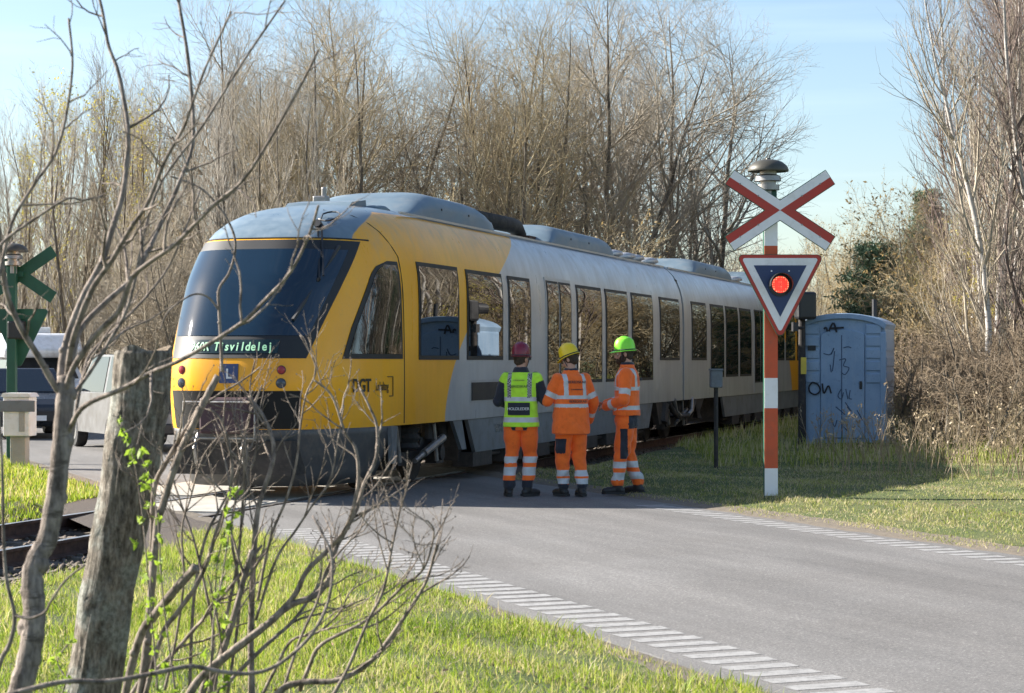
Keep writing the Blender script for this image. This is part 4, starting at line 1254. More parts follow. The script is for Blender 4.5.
dr = MB(); dr.prism([(-.39, .10), (.39, .10), (.39, 1.93)] + [(x, 1.93 + .12 * math.sqrt(max(0, 1 - (x / .40) ** 2))) for x in np.linspace(.38, -.38, 9)] + [(-.39, 1.93)], lambda a, h, q: Vector((a, q, h)), -TD - .045, -TD + .01)
door_ = dr.build('door', MT['toilet'], wc, bevel=.01)
b = MB(); b.box((-.012, -TD - .047, 1.0), (.014, .014, 1.9)); b.build('door_seam', MT['spray2'], door_)
b = MB(); b.box((-.55, -TD - .056, 1.72), (.14, .02, .09)); b.build('door_sign', MT['black'], wc)
b = MB(); b.box((.33, -TD - .06, 1.05), (.05, .03, .14)); b.build('handle', MT['black'], door_, bevel=.008)
b = MB()
for k in range(6): b.box((TW + .006, 0, .35 + k * .28), (.02, TD * 1.7, .16))
b.build('side_ribs', MT['toilet'], wc, bevel=.004)
b = MB(); b.box((0, 0, .03), (TW * 2 + .10, TD * 2 + .1, .10)); b.build('base', MT['toilet'], wc, bevel=.012)
b = MB(); b.cyl((.45, .3, 2.1), (.45, .3, 2.62), .05, n=10); b.build('vent_pipe', MT['black'], wc)
def spray(pts, r, parent, mm, y=-TD - .05):
    if len(pts) > 2:                                          # smooth the stroke
        a = np.array(pts); tq = np.linspace(0, len(a) - 1, (len(a) - 1) * 4 + 1); i = np.clip(tq.astype(int), 0, len(a) - 2); f = (tq - i)[:, None]
        p0, p1, p2, p3 = a[np.maximum(i - 1, 0)], a[i], a[i + 1], a[np.minimum(i + 2, len(a) - 1)]
        a = .5 * (2 * p1 + (p2 - p0) * f + (2 * p0 - 5 * p1 + 4 * p2 - p3) * f ** 2 + (3 * p1 - p0 - 3 * p2 + p3) * f ** 3); pts = [tuple(x) for x in a]
    b = MB()
    for k in range(len(pts) - 1): b.beam((pts[k][0], y, pts[k][1]), (pts[k + 1][0], y, pts[k + 1][1]), .004, r)
    b.build('graffiti', MT[mm], parent)
G1 = [[(-.33, 2.06), (-.29, 2.09), (-.27, 2.02)], [(-.24, 2.02), (-.16, 2.17), (-.10, 2.0)], [(-.22, 2.07), (.03, 2.085)]]
for s_ in G1: spray(s_, .035, wall, 'spray', -TD - .062)
for s_ in ([(-.34, 1.62), (-.22, 1.60), (-.15, 1.72), (-.20, 1.60)], [(.02, 1.72), (.10, 1.74), (.16, 1.72)], [(-.14, 1.66), (-.16, 1.45), (-.18, 1.30)], [(-.06, 1.50), (.06, 1.52), (.02, 1.40), (.12, 1.36), (.05, 1.24), (-.02, 1.28)], [(-.22, 1.42), (-.20, 1.28)],
           [(-.02, .98), (-.08, .86), (-.02, .80), (.02, .92)], [(.06, .98), (.10, .80)], [(.14, .96), (.12, .82), (.17, .80)], [(.05, .74), (.16, .58), (.08, .66)], [(-.12, .66), (.05, .52)], [(.26, .60), (.36, .42)], [(-.20, .45), (-.14, .30), (-.1, .42)], [(.02, .30), (.1, .22)]):
    spray(s_, .018, door_, 'spray2')
for s_ in ([(-.54, 1.10), (-.60, 1.02), (-.58, .92), (-.48, .88), (-.40, .95), (-.44, 1.06), (-.54, 1.10)], [(-.36, 1.08), (-.33, .90), (-.25, 1.04), (-.2, .90)]): spray(s_, .028, wall, 'spray', -TD - .062)
# ------------------------------------------------------------------ people
def remesh(mb, voxel, smooth=3):
    me = mb.mesh('tmp', False)
    o = bpy.data.objects.new('tmp', me); COL.objects.link(o)
    r_ = o.modifiers.new('r', 'REMESH'); r_.mode = 'VOXEL'; r_.voxel_size = voxel
    s_ = o.modifiers.new('s', 'SMOOTH'); s_.iterations = smooth; s_.factor = .5
    bpy.context.view_layer.update()
    dg = bpy.context.evaluated_depsgraph_get()
    out = bpy.data.meshes.new_from_object(o.evaluated_get(dg))
    bpy.data.objects.remove(o); bpy.data.meshes.remove(me)
    out.materials.clear()
    return out

def limb(b, pts, rad, n=14):
    b.tube(pts, rad, n)
    for p, r in zip(pts, rad): b.ball(p, r, 12, 8)

def loft(b, secs, n=24):                                      # (centre, half width, half depth, yaw)
    rows = []
    for c, a, d, yaw in secs:
        c = Vector(c); m_ = Matrix.Rotation(yaw, 3, 'Z')
        rows.append([c + m_ @ Vector((a * math.copysign(abs(math.cos(q)) ** .8, math.cos(q)), d * math.copysign(abs(math.sin(q)) ** .9, math.sin(q)), 0)) for q in np.linspace(0, 2 * math.pi, n, endpoint=False)])
    b.grid(rows, closed=True); b.add(rows[0], [tuple(range(n))]); b.add(rows[-1], [tuple(range(n))])

def wrinkle(me, amp, seed, scale=1.0, zmask=None):            # cloth folds
    n = len(me.vertices); co = np.zeros(n * 3, np.float32); no = np.zeros(n * 3, np.float32)
    me.vertices.foreach_get('co', co); me.vertices.foreach_get('normal', no)
    co = co.reshape(-1, 3); no = no.reshape(-1, 3)
    rng = np.random.default_rng(seed); d = np.zeros(n)
    for k in range(14):
        f = rng.normal(size=3) * np.array([14, 14, 26]) * scale; d += np.sin(co @ f + rng.random() * 6.28 + 1.5 * np.sin(co @ (f[::-1] * .5)))
    d = d / 14 * 2.2
    if zmask is not None: d = d * zmask(co)
    co += no * (d * amp)[:, None]
    me.vertices.foreach_set('co', co.ravel().astype(np.float32)); me.update()

def paint_faces(me, fn):
    n = len(me.polygons); c = np.zeros(n * 3, np.float32); me.polygons.foreach_get('center', c)
    me.polygons.foreach_set('material_index', fn(c.reshape(-1, 3)).astype(np.int32))

def cloth(name, a, var=.12, rough=.8):
    m = mat(name, a, rough, var=var, scale=7, bump=.35, bscale=28, dirt=tuple(x * .72 for x in a))
    m.node_tree.nodes['Principled BSDF'].inputs['Sheen Weight'].default_value = .25
    return m
MT['orange'] = cloth('hi_vis_orange', (1.0, .155, .012))
MT['lime'] = cloth('hi_vis_yellow', (.50, .88, .04))
MT['navy'] = cloth('dark_navy_cloth', (.014, .017, .03), .3)
MT['reflex'] = mat('silver_reflective_tape', (.52, .54, .56), .45, var=.12, scale=14)
MT['reflex_w'] = mat('white_reflective_tape', (.66, .65, .62), .5, var=.12, scale=14)
MT['skin'] = mat('skin', (.50, .27, .19), .55, var=.12, scale=12)
MT['hair'] = mat('short_brown_hair', (.05, .032, .02), .8, var=.4, scale=40, bump=.5, bscale=200)
MT['boot'] = mat('black_boot_leather', (.018, .017, .018), .5, var=.3)
MT['cream'] = mat('tape_check', (.6, .6, .55), .6)
MT['eye'] = mat('eye_white', (.7, .68, .65), .3)
def helmet_mat(name, c): return mat(name, c, .3, var=.06, scale=4)
MT['hel_red'] = helmet_mat('maroon_helmet', (.20, .012, .035)); MT['hel_yel'] = helmet_mat('yellow_helmet', (.82, .58, .02)); MT['hel_grn'] = helmet_mat('green_helmet', (.26, .82, .05))

def hand(b, w, d, side_, up=Vector((0, 0, 1)), curl=.7):
    # w: wrist, d: pointing direction, side_: direction of the thumb; palm and five bent fingers
    w, d, s = Vector(w), Vector(d).normalized(), Vector(side_).normalized()
    n = d.cross(s).normalized()
    for k in (-1.2, -.4, .4, 1.2):
        b.tube([w + s * k * .014, w + d * .045 + s * k * .019, w + d * .085 + s * k * .021], [.017, .017, .014], 8)
    for k, L in ((-1.5, .062), (-.5, .074), (.5, .080), (1.5, .070)):
        p = w + d * .085 + s * k * .0165; q = d
        pts = [p - d * .02]
        for j in range(4):
            pts.append(p); q = (q + n * curl * .5).normalized(); p = p + q * L / 3.4
        b.tube(pts, [.0105, .0105, .0095, .009, .0075], 7)
    p = w + d * .03 + s * .03
    b.tube([w + d * .02 + s * .01, p, p + (d * .7 + s * .7) * .035, p + (d * .95 + s * .3 + n * .3) * .065], [.014, .013, .011, .009], 7)

def worker(label, loc, rz, H, arms, feet, jacket, helmet, head_yaw, head_pitch, beard=False, glasses=False, trouser_bands=((.44, .52), (.23, .33)), boots_z=.20, hem=.86, loose=0., seed=1, vest=False):
    """local frame: x right, y forward, z up; arms: for (left, right): elbow, wrist, hand direction"""
    k = H / 1.80
    root = thing('person', label, 'person', loc, rz, None); root.scale = (k, k, k)
    hipz, shz = .93, 1.46
    b = MB()
    hc = Vector((0, .035, 1.665))
    loft(b, [((0, 0, .84), .12, .10, 0), ((0, 0, .93), .165, .115, 0), ((0, 0, 1.02), .15, .105, 0), ((0, .01, 1.15), .15, .10, 0), ((0, .01, 1.30), .17, .115, 0), ((0, 0, 1.41), .18, .105, 0), ((0, -.01, 1.49), .11, .075, 0), ((0, 0, 1.53), .06, .06, 0)])
    b.tube([(0, 0, 1.47), (0, .01, 1.55), (0, .02, 1.61)], [.062, .058, .058], 16)
    hm = Matrix.Rotation(head_yaw, 3, 'Z') @ Matrix.Rotation(head_pitch, 3, 'X')
    hp = lambda x, y, z: hc + hm @ Vector((x, y, z))
    b.ball(hp(0, -.012, .03), (.076, .096, .10), 20, 14, mat=hm)
    b.ball(hp(0, .022, -.045), (.058, .070, .075), 18, 12, mat=hm)
    b.ball(hp(0, .060, -.092), (.030, .026, .024), 12, 8, mat=hm)                   # chin
    b.tube([hp(0, .088, .012), hp(0, .104, -.018), hp(0, .112, -.036), hp(0, .090, -.048)], [.010, .013, .016, .012], 8)    # nose
    b.ball(hp(0, .082, -.066), (.026, .012, .008), 10, 6, mat=hm)                   # lips
    for s in (-1, 1):
        b.ball(hp(s * .078, -.012, -.012), (.011, .02, .032), 10, 8, mat=hm)         # ears
        b.ball(hp(s * .032, .078, .018), (.026, .012, .010), 10, 6, mat=hm)          # brow
        b.ball(hp(s * .040, .060, -.03), (.026, .022, .022), 10, 6, mat=hm)          # cheek
    for s, (el, wr, hd) in zip((-1, 1), arms):
        sh = Vector((s * .185, 0, 1.43))
        limb(b, [sh, Vector(el), Vector(wr)], [.056, .045, .030])
        hand(b, wr, hd, Vector((-s * .8, 0, .5)) if abs(Vector(hd).normalized().z) < .7 else Vector((0, 1, 0)), curl=.75)
    for s, (kn, an, td) in zip((-1, 1), feet):
        limb(b, [(s * .09, 0, .90), kn, an], [.085, .056, .040])
    me = remesh(b, .0075, 2)
    body = link('body', me, [MT['skin']], root, smooth=True)
    # eyes, hair, beard
    for s in (-1, 1):
        e = MB(); e.ball(hp(s * .031, .076, .002), .0115, 10, 8); ey = e.build('eye', MT['eye'], body, smooth=True)
        e = MB(); e.ball(hp(s * .031, .0845, .002), .0055, 8, 6); e.build('pupil', MT['boot'], ey, smooth=True)
    hb_ = MB(); hb_.ball(hp(0, -.022, .022), (.083, .093, .10), 20, 14, mat=hm); hb_.ball(hp(0, -.05, -.035), (.066, .058, .05), 16, 10, mat=hm)
    hair = hb_.build('hair', MT['hair'], root, smooth=True)
    if beard:
        bb = MB(); bb.ball(hp(0, .052, -.085), (.050, .052, .048), 16, 10, mat=hm)
        for s in (-1, 1): bb.ball(hp(s * .052, .02, -.06), (.020, .045, .045), 12, 8, mat=hm)
        bb.build('beard', mat('dark_beard', (.045, .022, .012), .9, var=.4, scale=40, bump=.5, bscale=200), root, smooth=True)
    if glasses:
        gg = MB()
        for s in (-1, 1):
            gg.tube([hp(s * .03 + .022 * math.cos(a), .094, .002 + .018 * math.sin(a)) for a in np.linspace(0, 6.28, 13)], .003, 5); gg.tube([hp(s * .052, .09, .006), hp(s * .082, .03, .004), hp(s * .082, -.02, 0)], .003, 5)
        gg.build('glasses', MT['boot'], root)
    # helmet
    hz = MB(); rows = []
    prof = [(1.0, 0), (1.0, .02), (.985, .055), (.92, .095), (.78, .128), (.55, .150), (.28, .160), (.03, .163)]
    for r_, z_ in prof: rows.append([hp(.104 * r_ * math.cos(a), -.012 + .126 * r_ * math.sin(a), .040 + z_) for a in np.linspace(0, 2 * math.pi, 28, endpoint=False)])
    hz.grid(rows, closed=True)
    br = []
    for r_, z_ in ((1.0, .002), (1.10, -.006), (1.10, -.012), (.98, -.006)): br.append([hp(.104 * r_ * math.cos(a), -.012 + (.126 * r_ + (.045 * max(0, math.sin(a)) ** 2 if r_ > 1.05 else 0)) * math.sin(a), .040 + z_ - .010 * max(0, math.sin(a)) * (r_ > 1.05)) for a in np.linspace(0, 2 * math.pi, 28, endpoint=False)])
    hz.grid(br, closed=True)
    hl = hz.build('helmet', MT[helmet], root, auto=50)
    rd = MB()
    for x in (-.035, 0, .035): rd.tube([hp(x * (1 - .3 * abs(q)), -.012 + .122 * math.sin(q * 1.15) , .043 + .160 * math.cos(q * 1.15) * (1 - .25 * (x / .1) ** 2)) for q in np.linspace(-1, 1, 11)], .008, 6)
    rd.build('ridge', MT[helmet], hl, smooth=True)
    hb2 = MB(); hb2.tube([hp(.107 * math.cos(a), -.012 + .129 * math.sin(a), .047) for a in np.linspace(0, 2 * math.pi, 25)], .006, 6)
    for s in (-1, 1): hb2.tube([hp(s * .103, .03, .045), hp(s * .085, .03, -.04), hp(s * .045, .035, -.118), hp(0, .04, -.128)], .005, 5)
    hb2.tube([hp(0, -.14, .06), hp(0, -.11, .165), hp(0, 0, .208)], .004, 5)
    hb2.build('strap', MT['navy'], hl)
    # trousers
    b = MB()
    loft(b, [((0, 0, .80), .16, .13, 0), ((0, 0, .86), .185, .145, 0), ((0, 0, .96), .185, .14, 0), ((0, 0, 1.06), .165, .12, 0)])
    for s, (kn, an, td) in zip((-1, 1), feet):
        hip = Vector((s * .095, 0, .88)); kn_, an_ = Vector(kn), Vector(an)
        mid = (hip + kn_) / 2; cal = kn_ * .5 + an_ * .5
        limb(b, [hip, mid, kn_, cal, an_ + Vector((0, 0, .05))], [.115, .104, .086, .080, .074])
    me = remesh(b, .0085, 3)
    fold = lambda c: 1 + 1.2 * np.exp(-((c[:, 2] - .50) / .12) ** 2) + 1.0 * np.exp(-((c[:, 2] - .2) / .08) ** 2)
    wrinkle(me, .011, seed, .9, fold)
    def tr_f(c):
        o = np.zeros(len(c)); z = c[:, 2]
        for z0, z1 in trouser_bands: o[(z > z0) & (z < z1)] = 1
        o[z < boots_z] = 2
        o[(z > .80) & (z < .90) & (c[:, 1] < -.02) & (np.abs(np.abs(c[:, 0]) - .07) < .02 + (z - .80) * .3)] = 2   # yoke over the seat
        if seed == 3: o[(c[:, 1] < .03) & (np.abs(c[:, 0]) > .0) & (z > .78) & (c[:, 1] < -.035)] = 2; o[(np.abs(c[:, 1] - .02) < .045) & (np.abs(c[:, 0]) > .10) & (z > .42) & (z < .78)] = 2
        if seed == 2: o[(c[:, 0] < -.10) & (z > .52) & (z < .70) & (c[:, 1] < .05)] = 2
        return o
    paint_faces(me, tr_f)
    link('trousers', me, [MT['orange'], MT['reflex'], MT['navy']], root, smooth=True)
    # boots
    for s, (kn, an, td) in zip((-1, 1), feet):
        b = MB(); an_ = Vector(an); td = Vector(td).normalized()
        limb(b, [an_ + Vector((0, 0, .13)), an_ + Vector((0, 0, .02)), an_ + Vector((0, 0, -.03))], [.060, .058, .055])
        base = Vector((an_.x, an_.y, 0))
        limb(b, [base - td * .045 + Vector((0, 0, .045)), base + td * .06 + Vector((0, 0, .048)), base + td * .115 + Vector((0, 0, .044)), base + td * .155 + Vector((0, 0, .040))], [.042, .045, .045, .036])
        me = remesh(b, .008, 3)
        bo = link('boot', me, [MT['boot']], root, smooth=True)
        sl = MB(); pr = Vector((-td.y, td.x, 0))
        sl.prism([(-.085, -.033), (-.04, -.042), (.07, -.046), (.145, -.042), (.192, 0), (.145, .042), (.07, .046), (-.04, .042), (-.085, .033)], lambda a, q, h: base + td * a + pr * q + Vector((0, 0, h)), 0, .028)
        sl.build('sole', MT['rubber'], bo)
    # jacket
    b = MB(); L_ = loose
    loft(b, [((0, .005, hem), .205 + L_, .155 + L_, 0), ((0, .005, hem + .06), .205 + L_, .155 + L_, 0), ((0, 0, 1.02), .192 + L_ * .8, .145 + L_ * .8, 0), ((0, 0, 1.16), .195 + L_ * .5, .14 + L_ * .5, 0), ((0, 0, 1.30), .212, .148, 0), ((0, 0, 1.40), .215, .138, 0), ((0, -.004, 1.465), .165, .11, 0), ((0, -.004, 1.50), .105, .088, 0), ((0, 0, 1.555), .082, .082, 0), ((0, .005, 1.565), .075, .075, 0)])
    n_t = None
    for s, (el, wr, hd) in zip((-1, 1), arms):
        sh = Vector((s * .18, 0, 1.425)); el_, wr_ = Vector(el), Vector(wr)
        limb(b, [sh, (sh + el_) / 2, el_, el_ * .45 + wr_ * .55, wr_], [.083, .076, .070, .062, .056])
    me = remesh(b, .0085, 3)
    wrinkle(me, .010 if not vest else .006, seed + 7, .85)
    def segd(c, a, d_):
        a, d_ = np.array(a), np.array(d_); ab = d_ - a; q = np.clip(((c - a) @ ab) / (ab @ ab), 0, 1)
        return np.linalg.norm(c - (a + q[:, None] * ab), axis=1), q
    def jk(c):
        o = np.zeros(len(c)); z = c[:, 2]; x = c[:, 0]
        arm = np.zeros(len(c), bool)
        bz = jacket['bands']
        for z0, z1 in bz: o[(z > z0) & (z < z1)] = 1
        vs_ = (np.abs(np.abs(x) - .125) < .026) & (z > bz[-1][1] - .01) & (z < 1.49)
        o[vs_] = 3 if vest else 1
        for s, (el, wr, hd) in zip((-1, 1), arms):
            sh = (s * .18, 0, 1.425)
            d1, q1 = segd(c, sh, el); d2, q2 = segd(c, el, wr)
            up = (d1 < .10) & (q1 > .18) & (s * x > .195); lo = (d2 < .085) & (q2 > .02)
            on = (up | lo) & ~((np.abs(x) < .17) & (c[:, 1] < .08) & ~lo)
            on |= lo
            o[on] = 2 if vest else 0
            if not vest:
                o[up & (q1 > .58) & (q1 < .80)] = 1
                o[lo & (q2 > .50) & (q2 < .72)] = 1
        if vest:
            o[(z > 1.50)] = 2
        else:
            o[(z > 1.535)] = 2
        return o
    paint_faces(me, jk)
    jo = link('vest' if vest else 'jacket', me, [MT[jacket['col']], MT['reflex'], MT['navy'], MT['check']], root, smooth=True)
    for body_t, sz, z, mm in jacket['text']:
        text('lettering', body_t, sz, MT[mm], jo, (0, -.170 if z > 1.2 else -.194, z), (R(90), 0, 0), .003, sx=1.0)
    if vest:
        pn = MB(); rows = []
        for z in (.985, 1.06, 1.135): rows.append([Vector((x, -.172 * (1 - (x / .36) ** 2) - .006, z)) for x in np.linspace(-.135, .135, 9)])
        pn.grid(rows); pnl = pn.build('back_panel', MT['navy'], jo); sd = pnl.modifiers.new('t', 'SOLIDIFY'); sd.thickness = .006
    return root
# black and white check of the vest's shoulder tapes
m = bpy.data.materials.new('check_tape'); m.use_nodes = True
t = NT(m); ck = t.n('ShaderNodeTexChecker'); ck.inputs['Scale'].default_value = 62; t.l(t.coord('Object'), ck.inputs['Vector'])
ck.inputs['Color1'].default_value = (.03, .03, .03, 1); ck.inputs['Color2'].default_value = (.45, .45, .42, 1)
t.l(ck.outputs[0], t.b.inputs['Base Color']); MT['check'] = m

Yp = 24.9
def px2x(px, Y): return (px - 512) / FPX * Y
worker('worker in lime yellow vest with black back panel and maroon helmet', (px2x(521, Yp), Yp, .012), R(-10), 1.80,
       (((-.285, .02, 1.14), (-.15, .24, 1.10), (.6, .8, .1)), ((.29, .02, 1.16), (.20, .23, 1.22), (-.5, .8, .3))),
       (((-.115, .02, .49), (-.145, -.03, .09), (-.35, 1, 0)), ((.095, .055, .49), (.075, .03, .09), (.75, .8, 0))),
       dict(col='lime', bands=((.90, .955), (1.15, 1.205)), text=[('BEREDSKAB', .042, 1.33, 'navy'), ('HOLDLEDER', .048, 1.06, 'white'), ('LOKALBANEN', .022, 1.405, 'navy')]), 'hel_red', R(-28), R(0), trouser_bands=((.40, .48), (.25, .35)), boots_z=.19, hem=.84, loose=.015, seed=1, vest=True)
worker('worker in long orange jacket and yellow helmet looking down', (px2x(571, Yp), Yp, .012), R(24), 1.79,
       (((-.29, .06, 1.16), (-.17, .30, 1.17), (.6, .8, .0)), ((.30, -.02, 1.14), (.31, .13, .92), (-.05, .35, -1))),
       (((-.085, .05, .49), (-.075, .06, .09), (-.3, 1, 0)), ((.105, -.01, .49), (.115, -.07, .09), (.1, 1, 0))),
       dict(col='orange', bands=((1.08, 1.125), (1.185, 1.23)), text=[('BEREDSKAB', .046, 1.39, 'navy'), ('BEREDSKAB', .044, 1.155, 'navy'), ('LOKALBANEN', .024, 1.30, 'navy')]), 'hel_yel', R(38), R(-22), glasses=True, trouser_bands=((.245, .315), (.15, .215)), boots_z=.145, hem=.76, loose=.035, seed=2)
worker('bearded worker in orange jacket and green helmet standing sideways', (px2x(627, 25.2), 25.2, .02), R(82), 1.86,
       (((-.25, .02, 1.12), (-.08, .24, 1.04), (.5, .8, -.2)), ((.25, .02, 1.13), (.09, .25, 1.06), (-.5, .8, -.2))),
       (((-.10, .06, .49), (-.12, .10, .09), (-.2, 1, 0)), ((.10, .0, .49), (.12, -.12, .09), (.25, 1, 0))),
       dict(col='orange', bands=((1.0, 1.05), (1.225, 1.275)), text=[('BEREDSKAB', .045, 1.36, 'navy')]), 'hel_grn', R(6), R(-4), beard=True, trouser_bands=((.31, .39), (.17, .26)), boots_z=.10, hem=.93, loose=.01, seed=3)
# ------------------------------------------------------------------ grass
def grassmat(name, cols, tr_=.45):
    m = bpy.data.materials.new(name); m.use_nodes = True
    t = NT(m); at = t.n('ShaderNodeAttribute'); at.attribute_name = 'rnd'
    vec = t.coord('Object'); big = t.noise(vec, .7, 5, .6)
    f = t.math('ADD', t.math('MULTIPLY', at.outputs['Fac'], .62), t.math('MULTIPLY', t.math('SUBTRACT', big, .28), .95))
    c = t.ramp(f, cols)
    t.l(c, t.b.inputs['Base Color']); t.b.inputs['Roughness'].default_value = .55; t.b.inputs['Specular IOR Level'].default_value = .3
    tb = t.n('ShaderNodeBsdfTranslucent'); t.l(c, tb.inputs[0])
    ms = t.n('ShaderNodeMixShader'); ms.inputs[0].default_value = tr_
    t.l(t.b.outputs[0], ms.inputs[1]); t.l(tb.outputs[0], ms.inputs[2])
    t.l(ms.outputs[0], t.t.nodes['Material Output'].inputs[0])
    return m
MT['grass'] = grassmat('spring_grass', [(.15, (.07, .13, .010)), (.38, (.22, .32, .025)), (.58, (.36, .42, .05)), (.72, (.46, .42, .15)), (.9, (.55, .47, .27))], .5)
MT['grass_dry'] = grassmat('pale_dry_grass', [(.15, (.18, .23, .03)), (.40, (.31, .35, .07)), (.58, (.44, .42, .16)), (.72, (.55, .47, .26)), (.9, (.62, .53, .34))], .5)

MT['straw'] = grassmat('dead_straw', [(.15, (.20, .15, .08)), (.5, (.42, .34, .20)), (.9, (.60, .52, .36))], .3)
def blades(rng, x, y, h, w_, lean=.5):
    n = len(x); z = hfun(x, y)
    m = x * RM.x + y * RM.y
    z = np.maximum(z, np.interp(m, [3.4, 3.5, 4.1, 4.62, 4.75, 4.9, 5, 10.2, 10.27, 10.36, 10.5, 10.66, 11.0, 11.6, 11.7], [-9, -.02, .02, .02, .014, 0, -9, -9, -.01, .006, .02, .03, .06, .03, -9]))
    a = rng.random(n) * 2 * np.pi
    u = np.stack([np.cos(a), np.sin(a), 0 * a], 1); ld = rng.random(n) * 2 * np.pi; lm = lean * (rng.random(n) ** 1.3) * h
    l = np.stack([np.cos(ld) * lm, np.sin(ld) * lm, 0 * a], 1)
    b = np.stack([x, y, z - .02], 1); up = np.array([0, 0, 1.])[None] * h[:, None]
    w3 = w_[:, None]
    V = np.stack([b - u * w3, b + u * w3, b + up * .55 + l * .35 - u * w3 * .75, b + up * .55 + l * .35 + u * w3 * .75, b + up + l], 1)
    i = np.arange(n)[:, None] * 5
    F = np.concatenate([i + np.array([[0, 1, 3]]), i + np.array([[0, 3, 2]]), i + np.array([[2, 3, 4]])])
    at = np.repeat(rng.random(n), 5)
    return V.reshape(-1, 3), F, at

def patch(name, n, box, cond, hr, wr, mat_, seed, lean=.6, clump=.8):
    rng = np.random.default_rng(seed)
    X = []; Y = []
    tot = 0
    while tot < n:
        x = rng.uniform(box[0], box[1], n * 2); y = rng.uniform(box[2], box[3], n * 2)
        keep = cond(x, y) & (np.abs(x) < .262 * y + .8)
        dens = .5 + .5 * np.sin(x * 3.1 + 2 * np.sin(y * 1.7)) * np.sin(y * 2.6 + 1.5 * np.sin(x * 2.2))
        keep &= rng.random(n * 2) < (1 - clump) + clump * dens
        X.append(x[keep]); Y.append(y[keep]); tot += keep.sum()
        if len(X) > 60: break
    x = np.concatenate(X)[:n]; y = np.concatenate(Y)[:n]
    tall = .55 + .45 * np.sin(x * 1.9 + 1.2 * np.sin(y * 2.3)) * np.sin(y * 1.5 + .7)
    h = hr[0] + (hr[1] - hr[0]) * rng.random(len(x)) ** 1.8 * (.5 + .7 * tall)
    V, F, at = blades(rng, x, y, h, wr * (.6 + .8 * rng.random(len(x))), lean)
    return tag(link(name, arr_mesh(name, V, F, at), mat_), kind='stuff')
dm = lambda x, y: (x * N_.x + y * N_.y - TRK, x * RM.x + y * RM.y)
def c_left(x, y):
    d, m = dm(x, y); return (m < 4.80 + .06 * np.sin(x * 9 + y * 7)) & (d < -1.75 + .25 * np.sin(y * 3))
def c_right(x, y):
    d, m = dm(x, y); return (m > 10.40 + .07 * np.sin(x * 8 + y * 5)) & (d < -1.7)
def c_far(x, y):
    d, m = dm(x, y); return (m < 4.5) & (d > 1.7)
patch('grass', 130000, (-6, 5, 8.6, 24), c_left, (.02, .085), .0032, MT['grass'], 1, lean=1.3)
patch('tall_grass', 16000, (-6, 5, 8.6, 22), c_left, (.05, .16), .0030, MT['grass'], 11, lean=.9, clump=1.0)
patch('dead_grass', 40000, (-6, 5, 8.6, 22), c_left, (.02, .075), .0028, MT['straw'], 12, lean=2.2, clump=1.0)
patch('grass', 90000, (0, 16, 15, 34), c_right, (.02, .07), .0042, MT['grass_dry'], 2, lean=1.3)
patch('dead_grass', 24000, (0, 16, 15, 34), c_right, (.02, .07), .004, MT['straw'], 13, lean=2.2, clump=1.0)
patch('grass', 26000, (3, 20, 30, 60), c_right, (.06, .30), .009, MT['grass_dry'], 3)
patch('grass', 26000, (-14, -3, 18, 42), c_far, (.04, .15), .008, MT['grass'], 4)
# dead tufts and last year's stalks on the right verge
rng = np.random.default_rng(9); L = []
n = 420
Y = rng.uniform(26, 41, n); px = 800 + 260 * rng.random(n) ** .6
X = (px - 512) / FPX * Y
ok = (X * RM.x + Y * RM.y > 13.0) & (X * N_.x + Y * N_.y - TRK < -2.6)
X, Y = X[ok], Y[ok]; n = len(X); Z = hfun(X, Y)
k = 7; Pq = np.zeros((n, k, 3)); Pq[:, 0] = np.stack([X, Y, Z - .03], 1)
H = rng.uniform(.35, 1.05, n) * np.where(rng.random(n) < .25, 1.25, .85); d = unit(np.stack([rng.normal(size=n) * .22, rng.normal(size=n) * .22, np.ones(n)], 1))
for q in range(1, k):
    Pq[:, q] = Pq[:, q - 1] + d * (H / (k - 1))[:, None]; d = unit(d + rng.normal(size=(n, 3)) * .08)
Rq = np.linspace(.0075, .003, k)[None] * np.ones((n, 1))
t1 = grow(rng, Pq, Rq, 5, (.5, 1.), .5, .22, 4, .5, .1, .5, .012, .0028, .3)
heads = leaf_quads(rng, np.repeat(Pq[:, -1], 5, 0) + rng.normal(size=(n * 5, 3)) * .03, .028)
v, f = join_arrays([tubes(Pq, Rq, 3), tubes(*t1, 3), heads])
tag(link('dry_weeds', arr_mesh('dry_weeds', v, f), MT['dry']), kind='stuff')
# last year's leaves lying in the turf
rng = np.random.default_rng(17); n = 9000
x = rng.uniform(-6, 16, n); y = rng.uniform(8.6, 36, n); ok = (c_left(x, y) | c_right(x, y)) & (np.abs(x) < .262 * y + .8); x, y = x[ok], y[ok]
pp = np.stack([x, y, hfun(x, y) + rng.uniform(.015, .05, len(x))], 1)
V, F = leaf_quads(rng, pp, .020)
V = V.reshape(-1, 4, 3); V[:, :, 2] = V[:, :, 2].mean(1, keepdims=True) * .6 + V[:, :, 2] * .4
tag(link('leaf_litter', arr_mesh('leaf_litter', V.reshape(-1, 3), F), mat('brown_leaf', (.20, .125, .065), .85, var=.6, scale=30)), kind='stuff')
